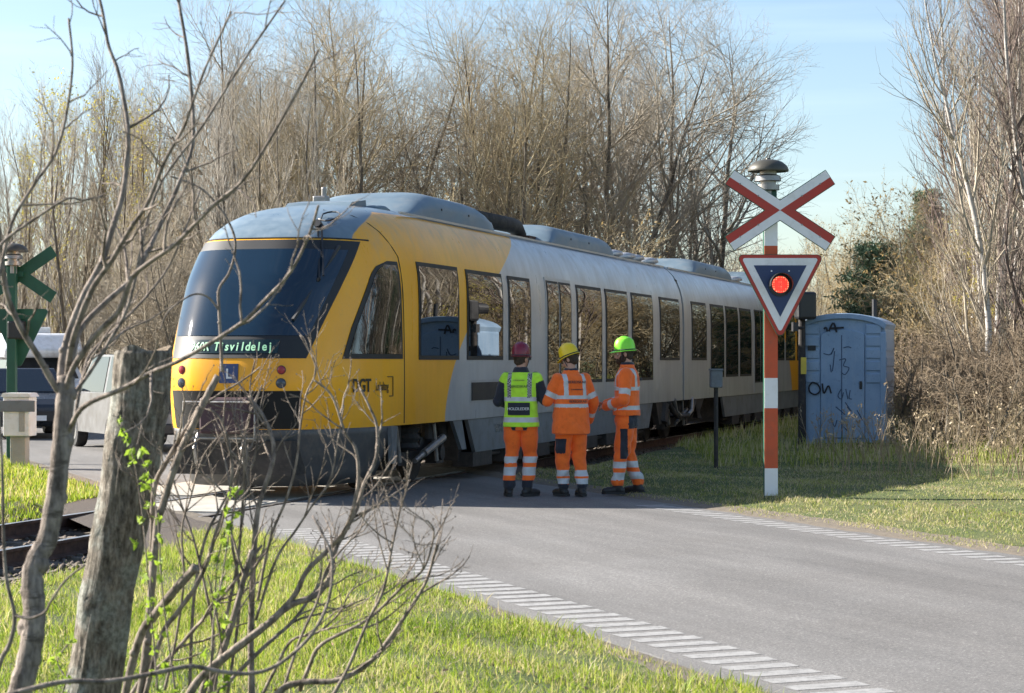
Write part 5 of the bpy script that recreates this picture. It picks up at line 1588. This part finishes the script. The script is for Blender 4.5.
# stones and leaves along the track bed
rng = np.random.default_rng(21); n = 15000
s = rng.uniform(8, 60, n); off = np.where(rng.random(n) < .5, rng.uniform(-2.2, 2.0, n), rng.uniform(-2.0, -.8, n))
X = D_.x * s + N_.x * (TRK + off); Y = D_.y * s + N_.y * (TRK + off)
m_ = X * RM.x + Y * RM.y; ok = ((m_ < 4.5) | (m_ > 10.7)) & (Y > 9)
X, Y = X[ok], Y[ok]; n = len(X); Z = hfun(X, Y)
r_ = rng.uniform(.018, .05, n)
oct_ = np.array([[1, 0, 0], [0, 1, 0], [-1, 0, 0], [0, -1, 0], [0, 0, 1], [0, 0, -1]], float)
V = np.stack([X, Y, Z + r_ * .4], 1)[:, None] + oct_[None] * (r_[:, None, None] * (.6 + .7 * rng.random((n, 6, 1)))) * np.array([1, 1, .75])
fo = np.array([[0, 1, 4], [1, 2, 4], [2, 3, 4], [3, 0, 4], [1, 0, 5], [2, 1, 5], [3, 2, 5], [0, 3, 5]])
F = (np.arange(n)[:, None, None] * 6 + fo[None]).reshape(-1, 3)
mb = mat('ballast_stone', (.13, .105, .085), .95, var=.5, scale=9, dirt=(.05, .04, .032))
tag(link('ballast', arr_mesh('ballast', V.reshape(-1, 3), F), mb), kind='stuff')

# ------------------------------------------------------------------ foreground: cut trunk, sapling, bare shrub
MT['fore_bark'] = bark('sapling_bark', (.08, .064, .054), (.37, .31, .265), scale=34, bump=.8, stretch=(1, 1, .35), marks=(.10, .08, .065))
MT['stem_bark'] = bark('shrub_bark', (.065, .05, .04), (.38, .315, .26), scale=36, bump=.7, stretch=(1, 1, .4))
def wpath(pts, Y0, Y1, r0, r1, kr=1.0):                        # traced stems, smoothed; pixels turned into points of the place
    a = np.array([(x, y) for x, y in pts], float); n = len(a)
    if r0 < 8.5: r0, r1 = r0 * .57, r1 * .64
    tq = np.linspace(0, n - 1, (n - 1) * 5 + 1); i = np.clip(tq.astype(int), 0, n - 2); f = (tq - i)[:, None]
    p0, p1, p2, p3 = a[np.maximum(i - 1, 0)], a[i], a[i + 1], a[np.minimum(i + 2, n - 1)]
    c = .5 * (2 * p1 + (p2 - p0) * f + (2 * p0 - 5 * p1 + 4 * p2 - p3) * f ** 2 + (3 * p1 - p0 - 3 * p2 + p3) * f ** 3)
    out = []; rad = []; m = len(c)
    for k, (x, y) in enumerate(c):
        q = k / (m - 1); Y = Y0 + (Y1 - Y0) * q
        out.append(P(x, y, Y)); rad.append((r0 + (r1 - r0) * q) / FPX * Y * (1 + .05 * math.sin(k * 2.1)))
    return out, rad
def stems(name, specs, parent, m, n=8, rng=None, knob=True):
    b = MB()
    for pts, Y0, Y1, r0, r1 in specs:
        o, rad = wpath(pts, Y0, Y1, r0, r1)
        b.tube(o, rad, n)
        if rng and knob:
            for k in range(2, len(o), 6):
                if rng.random() < .6: b.ball(o[k] + Vector((rng.uniform(-1, 1), rng.uniform(-1, 1), 0)) * rad[k] * .5, rad[k] * 1.12, 8, 6)
    return b.build(name, m, parent, smooth=True)
def twigs_on(rng, specs, per, length, up=.5, rmin=.0011, lo=.15, wander=.16, ang=.75):
    PA = []; RA = []
    for pts, Y0, Y1, r0, r1 in specs:
        o, rad = wpath(pts, Y0, Y1, r0, r1)
        q = np.linspace(0, len(o) - 1, 16); i = q.astype(int)
        PA.append([tuple(o[j]) for j in i]); RA.append([rad[j] for j in i])
    PA = np.array(PA); RA = np.array(RA)
    return grow(rng, PA, RA, per, (lo, 1.), ang, length, 7, up, wander, .45, .02, rmin, .35)

# cut trunk
st = thing('tree_stump', 'thick mossy grey tree trunk cut off at head height, standing in the near grass', 'tree stump', (0, 0, 0))
rngs = np.random.default_rng(4)
rows = []
Ys = 8.0
ctr = [(60, 800, 40), (78, 745, 32), (92, 693, 27.5), (99, 660, 26), (106, 600, 26), (117.6, 540, 26), (126, 500, 27), (133, 450, 28), (139, 410, 28), (142, 380, 28), (143.5, 360, 28), (144, 353, 28), (144.5, 350, 26)]
nn = 72; ks = 90
cx = np.interp(np.linspace(0, 1, ks), np.linspace(0, 1, len(ctr)), [a for a, _, _ in ctr]); cy = np.interp(np.linspace(0, 1, ks), np.linspace(0, 1, len(ctr)), [b_ for _, b_, _ in ctr]); cr_ = np.interp(np.linspace(0, 1, ks), np.linspace(0, 1, len(ctr)), [c_ for _, _, c_ in ctr])
ridg = rngs.normal(size=(10, 3))
for k in range(ks):
    c_ = P(cx[k], cy[k], Ys); r_ = cr_[k] / FPX * Ys; row = []
    for j in range(nn):
        a = 2 * math.pi * j / nn
        g = sum(math.sin(a * (5 + 4 * q) + ridg[q, 0] * 3 + c_.z * (3 + 5 * abs(ridg[q, 1])) * (1 if q % 2 else -1)) for q in range(8)) / 8
        e = 1 + .075 * g - .035 * abs(math.sin(a * 14 + 3 * math.sin(c_.z * 9) + 2.0 * g)) + .05 * math.sin(2 * a + 1)
        e += .03 * math.sin(c_.z * 21 + 3 * math.sin(a * 2)) * math.sin(a * 3)
        top = .02 * math.sin(a * 3 + 1) * (k == ks - 1)
        row.append(c_ + Vector((math.cos(a) * r_ * e, math.sin(a) * r_ * e, top)))
    rows.append(row)
b = MB(); b.grid(rows, closed=True)
m = bpy.data.materials.new('rough_trunk_bark'); m.use_nodes = True
t = NT(m); vec = t.coord('Object', (1, 1, .3)); v1 = t.coord('Object')
n1 = t.noise(vec, 48, 8, .75); n2 = t.noise(v1, 5, 6, .65); n3 = t.noise(v1, 40, 4, .7)
c = t.ramp(n1, [(.34, (.035, .028, .022)), (.5, (.20, .17, .135)), (.64, (.42, .37, .31))])
c = t.mix(t.ramp(n2, [(.48, (0, 0, 0)), (.6, (.7, .7, .7))]), c, t.ramp(n3, [(.4, (.20, .22, .19)), (.6, (.46, .47, .42))]))
t.l(c, t.b.inputs['Base Color']); t.b.inputs['Roughness'].default_value = .95; t.bump(t.math('ADD', n1, t.math('MULTIPLY', n3, .5)), .9, .03)
b.build('trunk', m, st, smooth=True)
b = MB(); cap = [p for p in rows[-1]]; cc = sum(cap, Vector()) / nn
ringc = [[cc + (p - cc) * q + Vector((0, 0, -.018 * (1 - q) + .012 * math.sin(i * .9) * q * (1 - q))) for i, p in enumerate(cap)] for q in (1.0, .8, .55, .3, .05)]
b.grid(ringc, closed=True); b.build('cut_face', bark('cut_wood', (.12, .09, .06), (.30, .24, .17), scale=20, stretch=(1, 1, 1)), st)

# sapling at the left edge
rgt = random.Random(3); rn = np.random.default_rng(31)
sap = thing('sapling', 'slim forked leafless sapling at the left edge, in front of the cut trunk', 'sapling', (0, 0, 0))
trunk_ = [([(2, 845), (10, 770), (20, 695), (28, 664), (34, 628), (34, 597), (33, 573), (40, 553), (48, 538), (57, 487), (62, 440), (65, 400), (66, 378)], 6.3, 6.5, 13, 9)]
stems('trunk', trunk_, sap, MT['fore_bark'], 12, rgt)
Y = 6.5
limbs = [([(66, 400), (54, 384), (38, 356), (22, 330), (9, 301), (3, 275), (0, 240), (-6, 200)], Y, 6.3, 6.5, 3),
         ([(63, 395), (61, 370), (68, 336), (84, 295), (101, 263), (112, 229), (121, 200), (126, 170), (128, 140), (126, 115), (118, 72), (108, 45), (102, 11), (94, -20)], Y, 6.9, 7, 2.2),
         ([(67, 385), (70, 355), (76, 330), (92, 289), (112, 260), (130, 229), (148, 202), (164, 162), (182, 130), (189, 112), (205, 68), (231, 11)], Y, 6.1, 6.5, 1.6),
         ([(66, 392), (74, 350), (82, 327), (107, 301), (133, 278), (147, 252), (160, 225), (180, 180), (193, 137), (188, 61), (178, 0), (175, -20)], Y, 7.2, 6, 2.2),
         ([(64, 420), (70, 375), (96, 335), (119, 311), (131, 279), (150, 262), (173, 246), (195, 224), (216, 203), (240, 183), (262, 152), (300, 86), (318, 50)], Y, 6.0, 5.5, 2),
         ([(66, 420), (72, 398), (90, 372), (110, 340), (130, 300), (155, 195), (202, 126), (245, 58), (285, 0)], Y, 6.7, 4, 1.6),
         ([(62, 446), (72, 424), (86, 405), (124, 388), (150, 373), (185, 358), (240, 324), (262, 303), (291, 271), (310, 232), (318, 206)], Y, 5.9, 5, 2),
         ([(62, 470), (70, 450), (78, 400), (84, 372), (92, 352), (122, 322), (150, 292), (173, 258), (200, 190)], Y, 6.9, 4, 1.3),
         ([(-6, 300), (2, 262), (12, 222), (32, 187), (54, 155), (65, 119), (72, 65), (68, 18)], 6.2, 6.3, 3.6, 1.8),
         ([(-6, 255), (5, 240), (30, 222), (66, 199), (82, 200), (103, 196)], 6.2, 6.2, 3, 1.4),
         ([(-12, 720), (0, 665), (11, 641), (15, 615), (7, 580), (4, 540), (2, 460), (-4, 380)], 6.1, 6.1, 4.5, 2),
         ([(15, 615), (30, 618), (45, 612), (52, 600), (66, 580), (85, 565)], 6.1, 6.0, 3, 1.5),
         ([(-10, 700), (60, 682), (110, 681), (159, 672), (192, 666), (219, 671), (253, 673), (282, 662), (312, 634), (329, 599), (332, 558), (322, 533), (313, 516)], 5.6, 5.9, 5, 1.8),
         ([(222, 372), (221, 345), (219, 309), (219, 289), (229, 273), (235, 251), (233, 232), (221, 210), (200, 188), (170, 176)], 7.6, 7.6, 3, 1.5),
         ([(219, 310), (208, 297), (196, 294), (184, 299), (168, 312), (160, 330)], 7.6, 7.5, 2.2, 1)]
stems('branch', limbs, sap, MT['fore_bark'], 8, rgt)
tw = twigs_on(rn, limbs[:9], 7, .30, .25, .0012, .3, .18, .8)
tw2 = grow(rn, *tw, 3, (.3, 1.), .7, .09, 4, .2, .2, .6, .02, .001, .3)
v, f = join_arrays([tubes(*tw, 4), tubes(*tw2, 3)]); link('twigs', arr_mesh('twigs', v, f), MT['fore_bark'], sap)

# bare shrub
shr = thing('bare_shrub', 'leafless many-stemmed shrub with fresh leaf buds right of the cut trunk', 'shrub', (0, 0, 0))
B_ = [([(250, 860), (252, 770), (252, 693), (251, 642), (253, 571), (255, 539), (259, 505), (270, 472), (274, 449), (268, 426), (258, 408), (248, 397)], 7.6, 8.0, 7, 2.2),
      ([(200, 850), (205, 760), (211, 693), (231, 627), (243, 583), (252, 550)], 7.5, 7.6, 7, 4),
      ([(150, 830), (172, 740), (195, 685), (231, 652), (264, 627), (289, 606), (317, 594), (332, 573), (334, 552), (350, 522), (358, 505), (364, 484), (376, 458), (377, 427), (369, 406), (360, 388)], 7.3, 7.6, 8, 1.6),
      ([(180, 830), (195, 740), (208, 677), (256, 634), (292, 599), (307, 571), (330, 548), (348, 524), (358, 484), (356, 450), (345, 432), (332, 396), (314, 380)], 7.4, 7.4, 6.5, 1.4),
      ([(210, 700), (264, 647), (292, 622), (312, 595), (330, 568), (340, 540)], 7.6, 7.9, 4, 1.8),
      ([(235, 840), (258, 740), (279, 693), (302, 682), (337, 680), (370, 662), (396, 629), (424, 586), (434, 556), (437, 543)], 7.2, 7.0, 8, 1.3),
      ([(330, 700), (347, 670), (368, 621), (383, 591), (393, 543), (400, 510), (402, 492)], 7.0, 7.0, 3.5, 1.1),
      ([(300, 690), (310, 665), (322, 644), (368, 619), (401, 588), (424, 568), (434, 533), (427, 520)], 7.2, 6.9, 4, 1.1),
      ([(424, 568), (416, 548), (412, 530)], 6.95, 6.9, 1.3, .8), ([(393, 543), (380, 535), (366, 522), (360, 512)], 7.0, 6.9, 1.6, .8),
      ([(105, 800), (126, 692), (141, 635), (155, 615), (175, 590), (196, 567)], 7.4, 7.2, 7, 7),
      ([(120, 790), (141, 690), (150, 610), (157, 528), (163, 505), (178, 458), (196, 419), (206, 398), (218, 376)], 7.5, 7.6, 7, 5.5),
      ([(125, 780), (146, 690), (152, 560), (154, 491), (166, 463), (185, 431), (203, 402)], 7.6, 7.6, 5, 3.5),
      ([(130, 760), (159, 644), (178, 612), (195, 588), (208, 560), (217, 530), (226, 505), (231, 484), (231, 456), (222, 422), (210, 409)], 7.5, 7.5, 5, 1.5),
      ([(120, 760), (133, 692), (168, 659), (210, 611), (240, 575), (262, 545)], 7.6, 7.8, 4.5, 2),
      ([(215, 690), (222, 640), (238, 560), (244, 486), (247, 456), (243, 436), (233, 418)], 7.8, 7.9, 3.4, 1.2),
      ([(190, 690), (194, 600), (205, 540), (222, 505), (238, 470), (248, 420), (262, 385)], 7.9, 8.1, 3.2, 1.1),
      ([(258, 600), (270, 540), (286, 500), (296, 465), (300, 430), (306, 395), (316, 368), (300, 335)], 7.7, 7.8, 2.8, 1.0),
      ([(256, 620), (276, 560), (296, 530), (312, 506), (330, 480), (338, 440), (344, 405)], 7.7, 7.7, 2.6, 1.0),
      ([(205, 693), (214, 640), (206, 590), (194, 540), (180, 500), (172, 470), (176, 430)], 7.7, 7.8, 3, 1.1),
      ([(165, 690), (176, 640), (184, 580), (182, 530), (190, 500), (204, 455), (226, 430)], 7.6, 7.7, 2.6, 1.0),
      ([(228, 693), (240, 600), (232, 540), (236, 500), (254, 460), (258, 420), (250, 390), (255, 360)], 7.8, 8.0, 2.8, 1.0),
      ([(280, 700), (300, 640), (318, 600), (326, 570), (346, 545), (360, 530), (366, 508)], 7.2, 7.2, 2.8, 1.0),
      ([(260, 700), (276, 668), (292, 640), (318, 632), (340, 612), (352, 590), (380, 575)], 7.3, 7.1, 3.2, 1.0)]
stems('branch', B_, shr, MT['stem_bark'], 8, rgt)
tw = twigs_on(rn, B_[:9] + B_[12:], 8, .30, .5, .0012, .35, .14, .6)
tw2 = grow(rn, *tw, 4, (.25, 1.), .7, .08, 4, .3, .16, .6, .02, .0011, .3)
v, f = join_arrays([tubes(*tw, 4), tubes(*tw2, 3)]); link('twigs', arr_mesh('twigs', v, f), MT['stem_bark'], shr)
bp = np.concatenate([tw2[0][:, -1], tw[0][:, 3:].reshape(-1, 3)[::2]]); bp = bp[rn.random(len(bp)) < .55]
bu = MB()
for q in bp: bu.ball(Vector(q), (.0024, .0024, .0042), 5, 4)
tag(bu.build('bud', MT['stem_bark'], shr, fix=False), kind='stuff')
# leafing shoots
def shoot(pts, Y0, n, parent, seed, dens=7):
    r2 = np.random.default_rng(seed); sp = [(pts, Y0, Y0 + .1, 1.6, .9)]
    sh = stems('leafy_shoot', sp, parent, MT['stem_bark'], 6)
    o, _ = wpath(*sp[0]); o = np.array([tuple(p) for p in o])
    c = o[np.linspace(0, len(o) - 1, n).astype(int)] + r2.normal(size=(n, 3)) * np.array([.012, .012, .008])
    pp = np.repeat(c, dens, 0) + r2.normal(size=(n * dens, 3)) * .008
    V, F = leaf_quads(r2, pp, .016)
    link('leaves', arr_mesh('leaves', V, F), MT['leaf'], sh)
shoot([(158, 690), (154, 640), (150, 600), (147, 560), (142, 510), (136, 470), (128, 440), (116, 420)], 7.1, 17, shr, 1)
shoot([(176, 693), (166, 620), (161, 570), (158, 520), (150, 480), (140, 452)], 7.2, 12, shr, 2)
shoot([(210, 693), (214, 620), (222, 580), (228, 540), (234, 512), (238, 490)], 7.3, 15, shr, 3)
shoot([(225, 690), (222, 650), (216, 600), (218, 560), (226, 530)], 7.4, 10, shr, 4)
shoot([(60, 700), (66, 680), (58, 660), (72, 640)], 7.4, 8, shr, 5)

# ------------------------------------------------------------------ parked vehicles beyond the crossing
MT['car_glass'] = glass('car_glass', (.012, .016, .02), 1.7, .02)
MT['car_dark'] = mat('dark_metallic_paint', (.05, .055, .065), .28, .5, var=.1)
MT['car_white'] = mat('white_car_paint', (.72, .74, .77), .3, var=.05, dirt=(.5, .49, .46))
def vehicle(name, label, cat, loc, rz, Ln, W_, lower, cabin, paint, lamp_front=True, extras=None, wheel_x=None, wr=.32):
    # +x is the front; lower / cabin: side outlines (x, z); the cabin leans in towards the roof
    root = thing(name, label, cat, loc, rz)
    b = MB(); n = len(lower); hw = W_ / 2
    rows = [[Vector((x * (1 if k else .985), y, z)) for x, z in lower] for k, y in ((0, -hw), (1, -hw * .9), (1, hw * .9), (0, hw))]
    b.grid(rows, closed=True); b.add(rows[0], [tuple(range(n))]); b.add(rows[-1], [tuple(range(n))])
    body = b.build('body', paint, root, bevel=.05)
    z0 = min(z for _, z in cabin); z1 = max(z for _, z in cabin)
    yi = lambda z: hw * (.94 - .16 * (z - z0) / max(.1, z1 - z0))
    b = MB(); nc = len(cabin)
    L_ = [Vector((x, -yi(z), z)) for x, z in cabin]; R_ = [Vector((x, yi(z), z)) for x, z in cabin]
    b.grid([L_, R_], closed=True); b.add(L_, [tuple(range(nc))]); b.add(R_, [tuple(range(nc))])
    cb_ = b.build('cabin', paint, root, bevel=.04)
    def glasspane(nm, quad, off):
        c_ = sum(quad, Vector()) / 4; q = [c_ + (p - c_) * .88 for p in quad]; nrm = (q[1] - q[0]).cross(q[3] - q[0]).normalized()
        if nrm.dot(c_ - Vector((0, 0, (z0 + z1) / 2 - .3))) < 0: nrm = -nrm
        bb = MB(); bb.add([p + nrm * off for p in q] + [p - nrm * .02 for p in q], [(0, 1, 2, 3), (0, 1, 5, 4), (1, 2, 6, 5), (2, 3, 7, 6), (3, 0, 4, 7)]); bb.build(nm, MT['car_glass'], cb_)
    # cabin outline order: rear bottom, rear top, front top, front bottom
    rb, rt, ft, fb = cabin[0], cabin[1], cabin[2], cabin[3]
    V3 = lambda p, s: Vector((p[0], s * yi(p[1]), p[1]))
    glasspane('windscreen', [V3(fb, -1), V3(fb, 1), V3(ft, 1), V3(ft, -1)], .012)
    glasspane('rear_window', [V3(rb, -1), V3(rb, 1), V3(rt, 1), V3(rt, -1)], .012)
    for s in (-1, 1):
        xm = (rt[0] + ft[0]) / 2; mb_ = (xm, z0); mt_ = (xm, z1)
        glasspane('side_window', [V3(rb, s), V3(mb_, s), V3(mt_, s), V3(rt, s)], .012)
        glasspane('side_window', [V3(mb_, s), V3(fb, s), V3(ft, s), V3(mt_, s)], .012)
        for x in wheel_x or (-Ln * .30, Ln * .32):
            w_ = MB(); w_.tube([(x, s * (hw - .20), wr), (x, s * (hw - .17), wr), (x, s * (hw - .02), wr), (x, s * (hw + .005), wr)], [wr * .93, wr, wr, wr * .93], 24); wo = w_.build('wheel', MT['rubber'], root)
            w_ = MB(); w_.tube([(x, s * (hw - .01), wr), (x, s * (hw + .012), wr)], [wr * .62, wr * .58], 16); w_.build('rim', MT['chrome'], wo)
        xf = max(x for x, _ in lower); xr = min(x for x, _ in lower)
        b = MB(); b.box((xf - .06, s * hw * .72, .66), (.14, .34, .14)); b.build('headlight', MT['lamp_glass'], root, bevel=.03)
        b = MB(); b.box((xr + .05, s * hw * .78, .80), (.12, .22, .15)); b.build('tail_light', MT['red_glass'], root, bevel=.02)
        b = MB(); b.box((fb[0] - .1, s * (hw + .09), z0 + .06), (.10, .18, .13)); b.build('mirror', paint, root, bevel=.03)
    b = MB(); b.box((xf - .01, 0, .48), (.06, W_ * .62, .22)); b.build('grille', MT['black'], root, bevel=.01)
    b = MB(); b.box((xf + .025, 0, .44), (.02, .50, .11)); b.build('number_plate', MT['white'], root)
    for f_ in extras or []: f_(root)
    return root
ang_in = math.atan2(-RD.y, -RD.x)                            # heading towards the crossing
def veh_loc(px, Y): return ((px - 512) / FPX * Y, Y, .012)
vehicle('parked_car', 'dark estate car waiting on the road beyond the railway, in front of the white camper', 'car', veh_loc(20, 45), ang_in, 4.4, 1.82,
        [(-2.15, .30), (2.05, .26), (2.18, .45), (2.15, .70), (1.9, .84), (.95, .95), (-2.1, .98), (-2.2, .7)], [(-2.02, .95), (-1.65, 1.46), (.15, 1.48), (1.0, .94)], MT['car_dark'])
def camper_extra(r_):
    b = MB(); b.prism([(-2.68, 1.72), (1.55, 1.72), (1.75, 1.9), (1.2, 2.34), (-2.6, 2.36)], lambda a, h, q: Vector((a, q, h)), -.98, .98); b.build('living_box', MT['car_white'], r_, bevel=.08)
    b = MB(); b.box((.2, 0, 2.42), (.6, .7, .18)); b.build('roof_vent', MT['white'], r_, bevel=.03)
vehicle('camper_van', 'white camper van with a vent box on its roof behind the dark car', 'van', veh_loc(34, 53), ang_in, 5.4, 2.05,
        [(-2.7, .35), (2.55, .32), (2.7, .55), (2.68, .85), (2.35, 1.08), (1.75, 1.18), (-2.7, 1.2)], [(-2.66, 1.18), (-2.6, 1.74), (1.15, 1.76), (1.85, 1.16)], MT['car_white'], extras=[camper_extra], wr=.34)
def van_extra(r_):
    b = MB(); b.box((-2.18, -.45, .80), (.03, .36, .12)); b.build('rear_marker', MT['red_glass'], r_)
    b = MB(); b.box((-2.16, .0, 1.2), (.02, .03, 1.0)); b.build('door_gap', MT['rubber'], r_)
    b = MB(); b.box((-2.17, 0, .42), (.12, 1.7, .2)); b.build('bumper', MT['black'], r_, bevel=.03)
vehicle('pickup_van', 'grey van with red tail lamps seen from behind, next to the cut trunk', 'van', veh_loc(138, 38.5), ang_in + math.pi + R(4), 4.3, 1.75,
        [(-2.15, .32), (2.05, .30), (2.15, .55), (2.1, .80), (1.75, .98), (1.3, 1.04), (-2.12, 1.06)], [(-2.11, 1.04), (-2.05, 1.74), (.55, 1.76), (1.35, 1.02)], mat('silver_van_paint', (.17, .175, .185), .35, .3, var=.1, dirt=(.1, .095, .09)), extras=[van_extra])
